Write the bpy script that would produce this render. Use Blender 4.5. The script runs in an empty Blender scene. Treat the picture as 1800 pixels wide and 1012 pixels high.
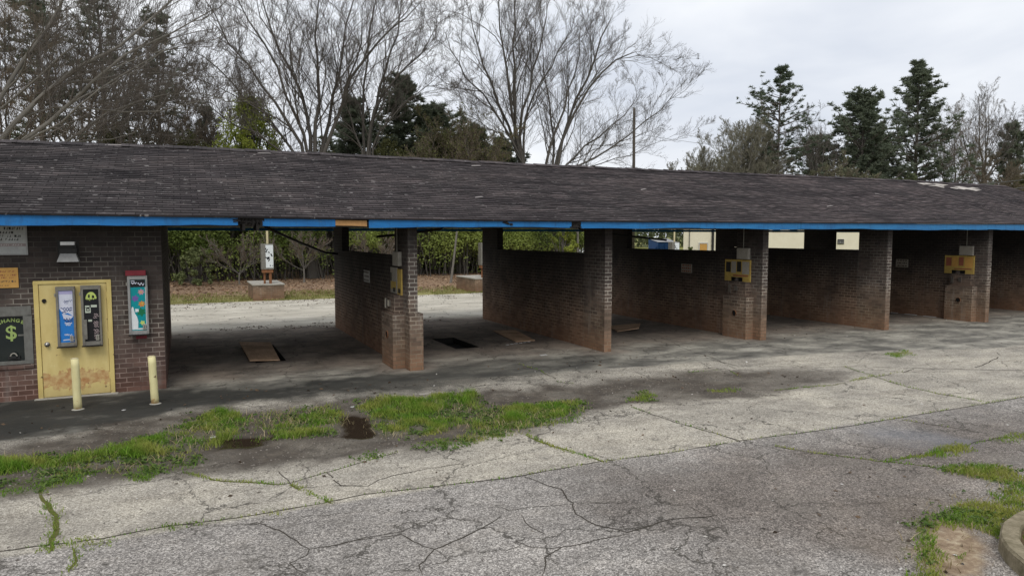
import bpy, math, random
import numpy as np
from mathutils import Matrix, Vector
C = bpy.context.scene.collection
SC = bpy.context.scene
PI = math.pi
Rr = random.Random(7)

# ------------------------------------------------------------------ noise
def vnoise(x, y, seed=0):
    xi = np.floor(x).astype(np.int64); yi = np.floor(y).astype(np.int64)
    xf = x - xi; yf = y - yi
    def h(a, b):
        n = (a * 374761393 + b * 668265263 + seed * 1442695041) & 0xffffffff
        n = ((n ^ (n >> 13)) * 1274126177) & 0xffffffff
        return ((n ^ (n >> 16)) & 0xffff) / 65535.0
    u = xf * xf * (3 - 2 * xf); v = yf * yf * (3 - 2 * yf)
    return (h(xi, yi) * (1 - u) + h(xi + 1, yi) * u) * (1 - v) + (h(xi, yi + 1) * (1 - u) + h(xi + 1, yi + 1) * u) * v
def fbm(x, y, seed=0, oct=4):
    s = 0; a = .5; f = 1.0; t = 0
    for o in range(oct):
        s = s + a * vnoise(x * f, y * f, seed + o * 17); t += a; a *= .5; f *= 2.03
    return s / t
def sstep(a, b, x):
    t = np.clip((x - a) / (b - a), 0, 1); return t * t * (3 - 2 * t)
def poly_sd(px, py, poly):
    """signed distance, positive inside"""
    d = np.full(px.shape, 1e9); ins = np.zeros(px.shape, bool)
    n = len(poly)
    for i in range(n):
        ax, ay = poly[i]; bx, by = poly[(i + 1) % n]
        ex, ey = bx - ax, by - ay
        L = ex * ex + ey * ey + 1e-12
        t = np.clip(((px - ax) * ex + (py - ay) * ey) / L, 0, 1)
        d = np.minimum(d, (px - ax - t * ex) ** 2 + (py - ay - t * ey) ** 2)
        c = ((ay > py) != (by > py)) & (px < ex * (py - ay) / (ey if abs(ey) > 1e-9 else 1e-9) + ax)
        ins ^= c
    d = np.sqrt(d)
    return np.where(ins, d, -d)

# ------------------------------------------------------------------ mesh building
class MB:
    """collects quads/polys with uv in metres"""
    def __init__(s): s.v = []; s.f = []; s.uv = []; s.mi = []
    def face(s, pts, uv=None, mi=0):
        b = len(s.v); s.v += [tuple(p) for p in pts]
        s.f.append(tuple(range(b, b + len(pts))))
        if uv is None:
            p0, p1, p2 = (Vector(p) for p in pts[:3]); n = (p1 - p0).cross(p2 - p0)
            ax = max(range(3), key=lambda k: abs(n[k]))
            uv = [((p[1], p[2]) if ax == 0 else (p[0], p[2]) if ax == 1 else (p[0], p[1])) for p in pts]
        s.uv += list(uv); s.mi.append(mi)
        return s
    def box(s, x0, x1, y0, y1, z0, z1, mi=0, M=None):
        P = [(x0,y0,z0),(x1,y0,z0),(x1,y1,z0),(x0,y1,z0),(x0,y0,z1),(x1,y0,z1),(x1,y1,z1),(x0,y1,z1)]
        Q = [M @ Vector(p) for p in P] if M else P
        for idx in ((0,1,5,4),(1,2,6,5),(2,3,7,6),(3,0,4,7),(4,5,6,7),(3,2,1,0)):
            pts = [P[i] for i in idx]
            p0, p1, p2 = (Vector(p) for p in pts[:3]); n = (p1 - p0).cross(p2 - p0)
            ax = max(range(3), key=lambda k: abs(n[k]))
            uv = [((p[1], p[2]) if ax == 0 else (p[0], p[2]) if ax == 1 else (p[0], p[1])) for p in pts]
            s.face([Q[i] for i in idx], uv, mi)
        return s
    def tube(s, pts, r, n=8, mi=0, cap=True):
        pts = [Vector(p) for p in pts]; rr = r if isinstance(r, (list, tuple)) else [r] * len(pts)
        rings = []
        for i, p in enumerate(pts):
            t = (pts[min(i + 1, len(pts) - 1)] - pts[max(i - 1, 0)]).normalized()
            a = t.cross(Vector((0, 0, 1)) if abs(t.z) < .9 else Vector((1, 0, 0))).normalized(); b = t.cross(a)
            rings.append([p + (a * math.cos(2 * PI * k / n) + b * math.sin(2 * PI * k / n)) * rr[i] for k in range(n)])
        for i in range(len(pts) - 1):
            for k in range(n):
                k2 = (k + 1) % n
                s.face([rings[i][k], rings[i + 1][k], rings[i + 1][k2], rings[i][k2]], [(k / n, i), (k / n, i + 1), ((k + 1) / n, i + 1), ((k + 1) / n, i)], mi)
        if cap:
            s.face(rings[0], [(0, 0)] * n, mi); s.face(list(reversed(rings[-1])), [(0, 0)] * n, mi)
        return s
    def build(s, name, mats, parent=None, smooth=False, bevel=0):
        L = PART_ORIGIN.get(parent, Vector((0, 0, 0))) if parent else Vector((0, 0, 0))
        me = bpy.data.meshes.new(name)
        me.from_pydata([tuple(Vector(p) - L) for p in s.v], [], s.f)
        ul = me.uv_layers.new(name='UVMap')
        ul.data.foreach_set('uv', np.array(s.uv, dtype=np.float32).ravel())
        for m in (mats if isinstance(mats, (list, tuple)) else [mats]): me.materials.append(m)
        me.polygons.foreach_set('material_index', s.mi)
        if smooth or bevel:
            import bmesh
            bm = bmesh.new(); bm.from_mesh(me)
            bmesh.ops.remove_doubles(bm, verts=bm.verts, dist=1e-5)
            if bevel:
                es = [e for e in bm.edges if len(e.link_faces) == 2 and e.calc_face_angle(0) > .6]
                bmesh.ops.bevel(bm, geom=es, offset=bevel, segments=2, affect='EDGES', profile=.6)
            bm.to_mesh(me); bm.free()
            if smooth: me.polygons.foreach_set('use_smooth', [True] * len(me.polygons))
        o = bpy.data.objects.new(name, me); C.objects.link(o)
        if parent:
            o.parent = parent; PART_ORIGIN[o] = L
        return o
PART_ORIGIN = {}

def npmesh(name, V, F, mat, parent=None, smooth=False, uv=None, attrs=None, mi=None):
    """V n,3 ; F m,k"""
    L = PART_ORIGIN.get(parent, Vector((0, 0, 0))) if parent else Vector((0, 0, 0))
    me = bpy.data.meshes.new(name)
    V = np.asarray(V, np.float32) - np.array(L, np.float32)
    F = np.asarray(F, np.int32); m, k = F.shape
    me.vertices.add(len(V)); me.vertices.foreach_set('co', V.ravel())
    me.loops.add(m * k); me.loops.foreach_set('vertex_index', F.ravel())
    me.polygons.add(m)
    me.polygons.foreach_set('loop_start', np.arange(0, m * k, k, dtype=np.int32))
    if smooth: me.polygons.foreach_set('use_smooth', np.ones(m, bool))
    for mm in (mat if isinstance(mat, (list, tuple)) else [mat]): me.materials.append(mm)
    if mi is not None: me.polygons.foreach_set('material_index', np.asarray(mi, np.int32))
    if uv is not None:
        ul = me.uv_layers.new(name='UVMap'); ul.data.foreach_set('uv', np.asarray(uv, np.float32).ravel())
    if attrs:
        for an, av in attrs.items():
            a = me.attributes.new(an, 'FLOAT_COLOR', 'POINT'); a.data.foreach_set('color', np.asarray(av, np.float32).ravel())
    me.update(calc_edges=True); me.validate()
    o = bpy.data.objects.new(name, me); C.objects.link(o)
    if parent:
        o.parent = parent; PART_ORIGIN[o] = L
    return o

def tag(o, label, cat, group=None):
    o['label'] = label; o['category'] = cat
    if group: o['group'] = group
    return o
def struct(o, kind='structure'):
    o['kind'] = kind; return o
def thing(name, label, cat, loc=(0, 0, 0), group=None):
    o = bpy.data.objects.new(name, None); C.objects.link(o); o.location = loc
    o.empty_display_size = .2
    PART_ORIGIN[o] = Vector(loc)
    return tag(o, label, cat, group)
def dup(root, loc, rotz=0, scale=1.0, label=None, group=None):
    r = root.copy(); C.objects.link(r); r.location = loc; r.rotation_euler = (0, 0, rotz); r.scale = (scale,) * 3
    if label: r['label'] = label
    if group: r['group'] = group
    for ch in list(root.children):
        c = ch.copy(); C.objects.link(c); c.parent = r
        for g in list(ch.children):
            d = g.copy(); C.objects.link(d); d.parent = c
    return r

# ------------------------------------------------------------------ node helpers
class NT:
    def __init__(s, name, rough=.85, spec=.3):
        s.m = bpy.data.materials.new(name); s.m.use_nodes = True
        s.t = s.m.node_tree; s.p = s.t.nodes['Principled BSDF']
        s.p.inputs['Roughness'].default_value = rough
        s.p.inputs['Specular IOR Level'].default_value = spec
        s._geo = None
    def n(s, typ, **kw):
        d = s.t.nodes.new(typ)
        for k, v in kw.items(): setattr(d, k, v)
        return d
    def l(s, a, b): s.t.links.new(a, b)
    def setin(s, sock, v):
        if hasattr(v, 'is_output') or isinstance(v, bpy.types.NodeSocket): s.l(v, sock)
        elif isinstance(v, (tuple, list)): sock.default_value = tuple(v) + ((1,) if len(v) == 3 and len(sock.default_value) == 4 else ())
        else: sock.default_value = v
    def coord(s, which='Object'):
        if which == 'World':
            return s.n('ShaderNodeNewGeometry').outputs['Position']
        return s.n('ShaderNodeTexCoord').outputs[which]
    def mapv(s, vec, scale=(1, 1, 1), loc=(0, 0, 0), rot=(0, 0, 0)):
        d = s.n('ShaderNodeMapping'); s.l(vec, d.inputs['Vector'])
        d.inputs['Scale'].default_value = scale; d.inputs['Location'].default_value = loc; d.inputs['Rotation'].default_value = rot
        return d.outputs[0]
    def noise(s, vec, scale=5, detail=4, rough=.55, dist=0, col=False):
        d = s.n('ShaderNodeTexNoise'); s.l(vec, d.inputs['Vector'])
        d.inputs['Scale'].default_value = scale; d.inputs['Detail'].default_value = detail
        d.inputs['Roughness'].default_value = rough; d.inputs['Distortion'].default_value = dist
        return d.outputs['Color' if col else 'Fac']
    def voro(s, vec, scale=5, feature='F1', out='Color', rnd=1):
        d = s.n('ShaderNodeTexVoronoi', feature=feature); s.l(vec, d.inputs['Vector'])
        d.inputs['Scale'].default_value = scale; d.inputs['Randomness'].default_value = rnd
        return d.outputs[out]
    def ramp(s, fac, stops, interp='LINEAR'):
        d = s.n('ShaderNodeValToRGB'); s.l(fac, d.inputs['Fac']); cr = d.color_ramp; cr.interpolation = interp
        while len(cr.elements) < len(stops): cr.elements.new(.5)
        for e, (p, c) in zip(cr.elements, stops):
            e.position = p; e.color = (c, c, c, 1) if isinstance(c, (int, float)) else tuple(c) + (1,)
        return d.outputs['Color']
    def mix(s, fac, a, b, blend='MIX'):
        d = s.n('ShaderNodeMix', data_type='RGBA', blend_type=blend)
        s.setin(d.inputs[0], fac); s.setin(d.inputs[6], a); s.setin(d.inputs[7], b)
        return d.outputs[2]
    def math(s, op, a, b=None, clamp=False):
        d = s.n('ShaderNodeMath', operation=op, use_clamp=clamp); s.setin(d.inputs[0], a)
        if b is not None: s.setin(d.inputs[1], b)
        return d.outputs[0]
    def sep(s, vec):
        d = s.n('ShaderNodeSeparateXYZ'); s.l(vec, d.inputs[0]); return d.outputs
    def sepc(s, col):
        d = s.n('ShaderNodeSeparateColor'); s.l(col, d.inputs[0]); return d.outputs
    def comb(s, x, y, z):
        d = s.n('ShaderNodeCombineXYZ'); s.setin(d.inputs[0], x); s.setin(d.inputs[1], y); s.setin(d.inputs[2], z); return d.outputs[0]
    def attr(s, name):
        d = s.n('ShaderNodeAttribute', attribute_name=name); return d.outputs['Color']
    def rnd_island(s): return s.n('ShaderNodeNewGeometry').outputs['Random Per Island']
    def mrange(s, v, a, b, c=0, d=1):
        n = s.n('ShaderNodeMapRange'); s.setin(n.inputs[0], v)
        for i, x in enumerate((a, b, c, d)): n.inputs[i + 1].default_value = x
        return n.outputs[0]
    def bump(s, h, strength=.3, dist=.01):
        d = s.n('ShaderNodeBump'); s.setin(d.inputs['Height'], h)
        d.inputs['Strength'].default_value = strength; d.inputs['Distance'].default_value = dist
        s.l(d.outputs[0], s.p.inputs['Normal'])
    def out(s, col=None, rough=None, metal=None):
        if col is not None: s.setin(s.p.inputs['Base Color'], col)
        if rough is not None: s.setin(s.p.inputs['Roughness'], rough)
        if metal is not None: s.setin(s.p.inputs['Metallic'], metal)
        return s.m

def weathered(name, base, dark, scale=6, amount=.5, rough=.7, metal=0, bump=.15):
    a = NT(name, rough); v = a.coord('World')
    f = a.ramp(a.noise(v, scale, 6, .65), [(.35, 0), (.7, 1)])
    f2 = a.ramp(a.noise(a.mapv(v, (1, 1, .25)), scale * 4, 4, .6), [(.5, 0), (.75, .6)])
    c = a.mix(a.math('MULTIPLY', f, amount), base, dark)
    c = a.mix(a.math('MULTIPLY', f2, amount), c, dark)
    a.bump(a.noise(v, scale * 8, 4), bump, .004)
    return a.out(c, rough, metal)
def plain(name, col, rough=.6, metal=0):
    return weathered(name, col, tuple(x * .6 for x in col), 9, .35, rough, metal, .05)

# ------------------------------------------------------------------ materials
def brick_mat(name, bright=1.0, top_dark=.8, mort=(.30, .28, .25), clay=1.0, mort_vis=.55, mlow=.15, front=False, clay_and_light_top=.75, clay_col=(.2, .125, .078), dk0=1.7):
    a = NT(name, .9, .2)
    uv = a.coord('UV'); w = a.coord('World'); z = a.sep(w)[2]
    b = a.n('ShaderNodeTexBrick'); a.l(uv, b.inputs['Vector'])
    b.offset = .5; b.inputs['Scale'].default_value = 1; b.inputs['Brick Width'].default_value = .228
    b.inputs['Row Height'].default_value = .0915; b.inputs['Mortar Size'].default_value = .009
    b.inputs['Mortar Smooth'].default_value = .3; b.inputs['Bias'].default_value = -.1
    b.inputs['Color1'].default_value = tuple(x * bright for x in (.072, .057, .05)) + (1,)
    b.inputs['Color2'].default_value = tuple(x * bright for x in (.132, .104, .089)) + (1,)
    mn = a.ramp(a.noise(w, 1.3, 5, .6), [(.40, mlow), (.58, 1)])
    if front:
        ny = a.sep(a.n('ShaderNodeNewGeometry').outputs['Normal'])[1]
        fz = a.math('MULTIPLY', a.mrange(z, .9, 1.6, 0, 1), a.mrange(z, 2.85, 2.6, 0, 1))
        fr_ = a.math('MULTIPLY', a.math('LESS_THAN', ny, -.5), a.math('MULTIPLY', fz, a.ramp(a.noise(w, 3.1, 4, .7), [(.38, 0), (.5, 1)])))
        mn = a.math('ADD', mn, a.math('MULTIPLY', fr_, 1.3))
    mc = a.mix(a.math('MULTIPLY', mn, mort_vis), tuple(x * bright for x in (.075, .062, .055)), mort)
    a.l(mc, b.inputs['Mortar'])
    c = b.outputs['Color']
    # per patch tone
    c = a.mix(.5, c, a.ramp(a.noise(w, 2.2, 6, .65), [(.3, (.35, .33, .33)), (.7, (1.35, 1.3, 1.25))]), 'MULTIPLY')
    # clay splash near the floor; on bay walls it also paints light higher up
    zz = a.math('ADD', z, a.math('MULTIPLY', a.noise(w, 2.5, 4), -1.0))
    cl = a.mrange(zz, -.55, clay_and_light_top, 1, 0)
    c = a.mix(a.math('MULTIPLY', cl, .8 * clay), c, tuple(q * 9.5 for q in clay_col), 'MULTIPLY')
    c = a.mix(a.math('MULTIPLY', cl,   .15 * clay), c, tuple(q * bright for q in clay_col))
    c = a.mix(a.math('MULTIPLY', cl, .5 * clay), c, a.mix(b.outputs['Fac'], (1.1, 1.1, 1.1), (.36, .33, .3)), 'MULTIPLY')
    rd = a.mrange(a.math('ADD', z, a.math('MULTIPLY', a.noise(w, 1.7, 5, .6), -.9)), -.5, .25, 1, 0)
    c = a.mix(a.math('MULTIPLY', rd, .5 * clay), c, a.mix(b.outputs['Fac'], (.235 * bright, .115 * bright, .062 * bright), (.09, .05, .032)))
    bl = a.ramp(a.noise(a.mapv(w, (2.2, 2.2, .35)), 2.0, 6, .7), [(.56, 0), (.72, .32)])
    c = a.mix(bl, c, (.26 * bright, .245 * bright, .22 * bright))
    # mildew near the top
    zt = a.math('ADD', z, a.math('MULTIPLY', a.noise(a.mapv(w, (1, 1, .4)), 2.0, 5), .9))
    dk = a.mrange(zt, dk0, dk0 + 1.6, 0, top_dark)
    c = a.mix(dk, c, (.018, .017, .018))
    a.bump(a.math('SUBTRACT', a.math('MULTIPLY', a.noise(w, 40, 3), .25), b.outputs['Fac']), .45, .008)
    return a.out(c)
M = {}
M['brick'] = brick_mat('office_brick', 1.0, .72, (.33, .305, .265), .35, .95, .2, False, .75, (.17, .06, .05))
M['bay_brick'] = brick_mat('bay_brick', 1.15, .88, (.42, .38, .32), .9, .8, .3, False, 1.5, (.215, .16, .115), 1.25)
M['pier_brick'] = brick_mat('pier_brick', 1.3, .8, (.58, .55, .48), .9, .5, .1, True, 1.1, (.185, .15, .105))

def shingle():
    a = NT('shingles', .95, .15); uv = a.coord('UV'); w = a.coord('World')
    x = a.sep(w)[0]
    b = a.n('ShaderNodeTexBrick'); a.l(uv, b.inputs['Vector']); b.offset = .37; b.offset_frequency = 2
    b.inputs['Scale'].default_value = 1; b.inputs['Brick Width'].default_value = .31; b.inputs['Row Height'].default_value = .14
    b.inputs['Mortar Size'].default_value = .011; b.inputs['Mortar Smooth'].default_value = .8
    b.inputs['Color1'].default_value = (.046, .042, .043, 1); b.inputs['Color2'].default_value = (.088, .079, .079, 1); b.inputs['Mortar'].default_value = (.022, .02, .02, 1)  # dark tab joints; the course lines also paint shade under each course
    c = b.outputs['Color']
    br = a.mrange(x, -2, 20, 0, 1)
    wv = a.ramp(a.noise(a.mapv(uv, (.55, 7.15, 1)), 1.0, 2, .5), [(.36, (.7, .69, .69)), (.62, (1.24, 1.21, 1.19))])
    c = a.mix(.75, c, wv, 'MULTIPLY')
    c = a.mix(br, c, (1.36, 1.28, 1.28), 'MULTIPLY')
    c = a.mix(.85, c, a.ramp(a.noise(a.mapv(w, (.5, 2, 2)), 1.6, 7, .7), [(.3, (.55, .55, .56)), (.55, (1, 1, 1)), (.75, (1.5, 1.42, 1.4))]), 'MULTIPLY')
    us = a.sep(uv)
    ph = a.math('ADD', a.math('MULTIPLY', us[1], 2 * PI / .28), a.math('MULTIPLY', a.noise(a.mapv(uv, (.22, .16, 1)), 1.6, 3, .5), 26.0))
    ln = a.mrange(a.math('SINE', ph), -.2, .95, 0, 1)
    lm = a.math('MULTIPLY', a.math('MULTIPLY', ln, a.mrange(x, 1, 8, .25, .75)), a.ramp(a.noise(a.mapv(uv, (.3, .5, 1)), 1.3, 4, .6), [(.36, .15), (.56, 1)]))
    c = a.mix(lm, c, (.42, .41, .42), 'MULTIPLY')
    c = a.mix(1, c, (.98, .98, 1.0), 'MULTIPLY')
    dt = a.voro(a.mapv(uv, (3.2, 7.1, 1)), 1.0, 'F1', 'Distance')
    dm = a.math('MULTIPLY', a.mrange(dt, .10, .16, 1, 0), a.ramp(a.noise(a.mapv(uv, (.35, .6, 1)), 1.6, 3, .6), [(.46, 0), (.6, .85)]))
    c = a.mix(a.math('MULTIPLY', dm, a.mrange(x, 12, 3, .15, 1)), c, (.30, .285, .28))
    # granule-loss specks and pale scuffed edges
    sp = a.ramp(a.noise(a.mapv(uv, (2.6, 6.5, 1)), 1.4, 3, .8), [(.61, 0), (.67, 1)])
    lf = a.mrange(x, 14, 0, .25, 1)
    c = a.mix(a.math('MULTIPLY', a.math('MULTIPLY', sp, .6), lf), c, (.3, .285, .28))
    st = a.ramp(a.noise(a.mapv(uv, (1.1, 16, 1)), 2.2, 3, .7), [(.6, 0), (.68, 1)])
    c = a.mix(a.math('MULTIPLY', st, .2), c, (.2, .18, .175))
    bt = a.ramp(a.noise(a.mapv(w, (.35, 1.1, 1.1)), 1.1, 6, .68), [(.36, (.55, .55, .57)), (.5, (1, 1, 1)), (.66, (1.28, 1.24, 1.2))])
    c = a.mix(.9, c, bt, 'MULTIPLY')
    # lichen and wash streaks
    ms = a.ramp(a.noise(a.mapv(w, (1.4, .25, .25)), 1.2, 5, .7), [(.5, 0), (.75, .5)])
    c = a.mix(ms, c, (.035, .034, .034))
    a.bump(a.math('ADD', a.noise(w, 120, 2), a.math('MULTIPLY', b.outputs['Fac'], -1)), .5, .006)
    return a.out(c)
M['shingle'] = shingle()
def fascia():
    a = NT('blue_fascia_paint', .55, .4); w = a.coord('World'); x = a.sep(w)[0]
    c = a.mix(a.mrange(x, 4, 18, 0, 1), (.006, .155, .43), (.016, .175, .40))
    c = a.mix(a.ramp(a.noise(a.mapv(w, (.8, 1, 6)), 2, 5, .6), [(.4, 0), (.75, .5)]), c, (.004, .07, .24))
    c = a.mix(a.ramp(a.noise(a.mapv(w, (2.5, 1, .8)), 3, 6, .75), [(.5, 0), (.75, .65)]), c, (.012, .06, .15))
    c = a.mix(a.ramp(a.noise(a.mapv(w, (1.5, 1, 8)), 3, 6, .7), [(.62, 0), (.7, .4)]), c, (.13, .26, .36))
    c = a.mix(a.ramp(a.noise(a.mapv(w, (4, 1, 9)), 3, 5, .7), [(.68, 0), (.70, .8)]), c, (.05, .04, .035))
    a.bump(a.noise(w, 14, 4), .12, .01)
    return a.out(c)
M['fascia'] = fascia()
M['rot'] = weathered('rotten_wood', (.02, .017, .015), (.008, .007, .007), 8, .6, .9)
M['rawwood'] = weathered('bare_wood', (.48, .27, .11), (.24, .12, .05), 5, .6, .8)
M['greywood'] = weathered('grey_felt', (.27, .245, .235), (.10, .09, .085), 7, .7, .9)
M['ceiling'] = weathered('ceiling_board', (.045, .04, .036), (.02, .018, .017), 3, .6, .9)
def ply(name, base, dark):
    a = NT(name, .85, .2); w = a.coord('World')
    g = a.noise(a.mapv(w, (9, .8, 9), rot=(0, 0, .2)), 4, 6, .65)
    c = a.mix(a.ramp(g, [(.35, 0), (.7, 1)]), base, dark)
    c = a.mix(a.ramp(a.noise(w, 2.2, 5), [(.45, 0), (.7, .7)]), c, tuple(x * .45 for x in dark))
    return a.out(c)
M['ply'] = ply('plywood', (.58, .40, .26), (.42, .27, .17))
def yellow_paint(name, rust_z0, rust_z1, base=(.66, .535, .225)):
    a = NT(name, .6, .35); w = a.coord('World'); z = a.sep(w)[2]
    n = a.noise(w, 5, 6, .7)
    c = a.mix(a.ramp(a.noise(a.mapv(w, (3, 3, 1)), 2.3, 6, .6), [(.35, 0), (.75, .75)]), base, (base[0] * .8, base[1] * .74, base[2] * .6))
    c = a.mix(a.ramp(a.noise(w, 14, 5, .7), [(.62, 0), (.7, .5)]), c, (.7, .6, .3))
    zz = a.math('ADD', z, a.math('MULTIPLY', a.math('SUBTRACT', n, .5), .9))
    band = a.math('MULTIPLY', a.mrange(zz, rust_z0, rust_z0 + .03, 0, 1), a.mrange(zz, rust_z1, rust_z1 + .03, 1, 0))
    rc = a.mix(a.ramp(a.noise(w, 9, 5), [(.4, 0), (.65, 1)]), (.56, .40, .18), (.38, .16, .06))
    c = a.mix(a.math('MULTIPLY', band, .9), c, rc)
    sp = a.ramp(a.noise(w, 11, 3, .5), [(.72, 0), (.74, 1)])
    c = a.mix(a.math('MULTIPLY', sp, .8), c, (.12, .06, .03))
    lo = a.mrange(z, .0, .22, .45, 0)
    c = a.mix(lo, c, (.2, .15, .07))
    a.bump(a.math('ADD', n, a.math('MULTIPLY', band, .3)), .25, .01)
    return a.out(c)
M['door'] = yellow_paint('yellow_door_paint', .17, .46)
M['doorframe'] = yellow_paint('yellow_frame_paint', -.5, -.4, (.66, .53, .2))
M['bollard'] = yellow_paint('bollard_paint', -.6, .03, (.72, .66, .36))
M['glass'] = NT('window_glass', .06, .5).out((.012, .018, .018))
M['oldmetal'] = weathered('dull_metal', (.24, .23, .2), (.11, .10, .085), 10, .6, .55, .35)
M['greymetal'] = weathered('grey_metal', (.33, .33, .32), (.16, .155, .15), 8, .5, .5, .3)
M['framewood'] = weathered('window_frame_paint', (.17, .17, .155), (.09, .085, .075), 9, .6, .8)
M['white'] = weathered('dirty_white', (.55, .55, .53), (.34, .33, .32), 7, .5, .6)
M['cream'] = weathered('cream_plate', (.36, .335, .29), (.2, .18, .15), 9, .5, .7)
M['signwhite'] = weathered('sign_white', (.42, .43, .42), (.26, .26, .26), 6, .6, .5)
M['black'] = weathered('black_paint', (.018, .018, .018), (.03, .028, .026), 9, .5, .6)
M['dark'] = plain('dark_void', (.006, .006, .006), .9)
M['lens'] = plain('lamp_lens', (.8, .8, .8), .3)
M['orange_sign'] = weathered('orange_sign', (.58, .33, .09), (.42, .22, .06), 8, .5, .6)
M['ink'] = plain('faded_ink', (.09, .07, .06), .8)
M['inkred'] = plain('faded_red_ink', (.3, .1, .06), .8)
M['neon'] = plain('green_lettering', (.33, .44, .14), .6)
M['red'] = weathered('red_paint', (.2, .022, .032), (.1, .012, .018), 8, .5, .6)
M['yellowplate'] = weathered('yellow_plate', (.5, .36, .09), (.26, .16, .06), 7, .6, .7)
M['rust'] = weathered('rusty_steel', (.26, .115, .05), (.11, .05, .03), 12, .7, .9)
M['palepole'] = weathered('pale_pole_paint', (.62, .55, .33), (.4, .33, .2), 5, .5, .6)
M['conc'] = weathered('pale_concrete', (.42, .4, .35), (.22, .2, .17), 4, .6, .95)
M['kerb'] = weathered('kerb_concrete', (.30, .255, .175), (.10, .085, .045), 7, .9, .95, 0, .7)
M['soil'] = weathered('planter_soil', (.16, .11, .06), (.07, .05, .03), 9, .7, .95, 0, .6)
M['chrome'] = plain('worn_chrome', (.5, .48, .44), .3, .9)
for nm, col in dict(p_blue=(.02, .19, .56), p_white=(.62, .64, .74), p_lav=(.42, .40, .62), p_ink=(.03, .06, .2), p_black=(.012, .012, .014), p_lime=(.5, .6, .16), p_pale=(.5, .55, .45), p_teal=(.0, .27, .30), p_pink=(.55, .28, .33), p_purple=(.16, .10, .34), p_orange=(.62, .25, .05), p_green=(.01, .17, .07), p_greyink=(.3, .24, .24), p_yellow=(.58, .42, .1), p_light=(.72, .76, .76)).items():
    M[nm] = plain(nm, col, .35)
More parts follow.
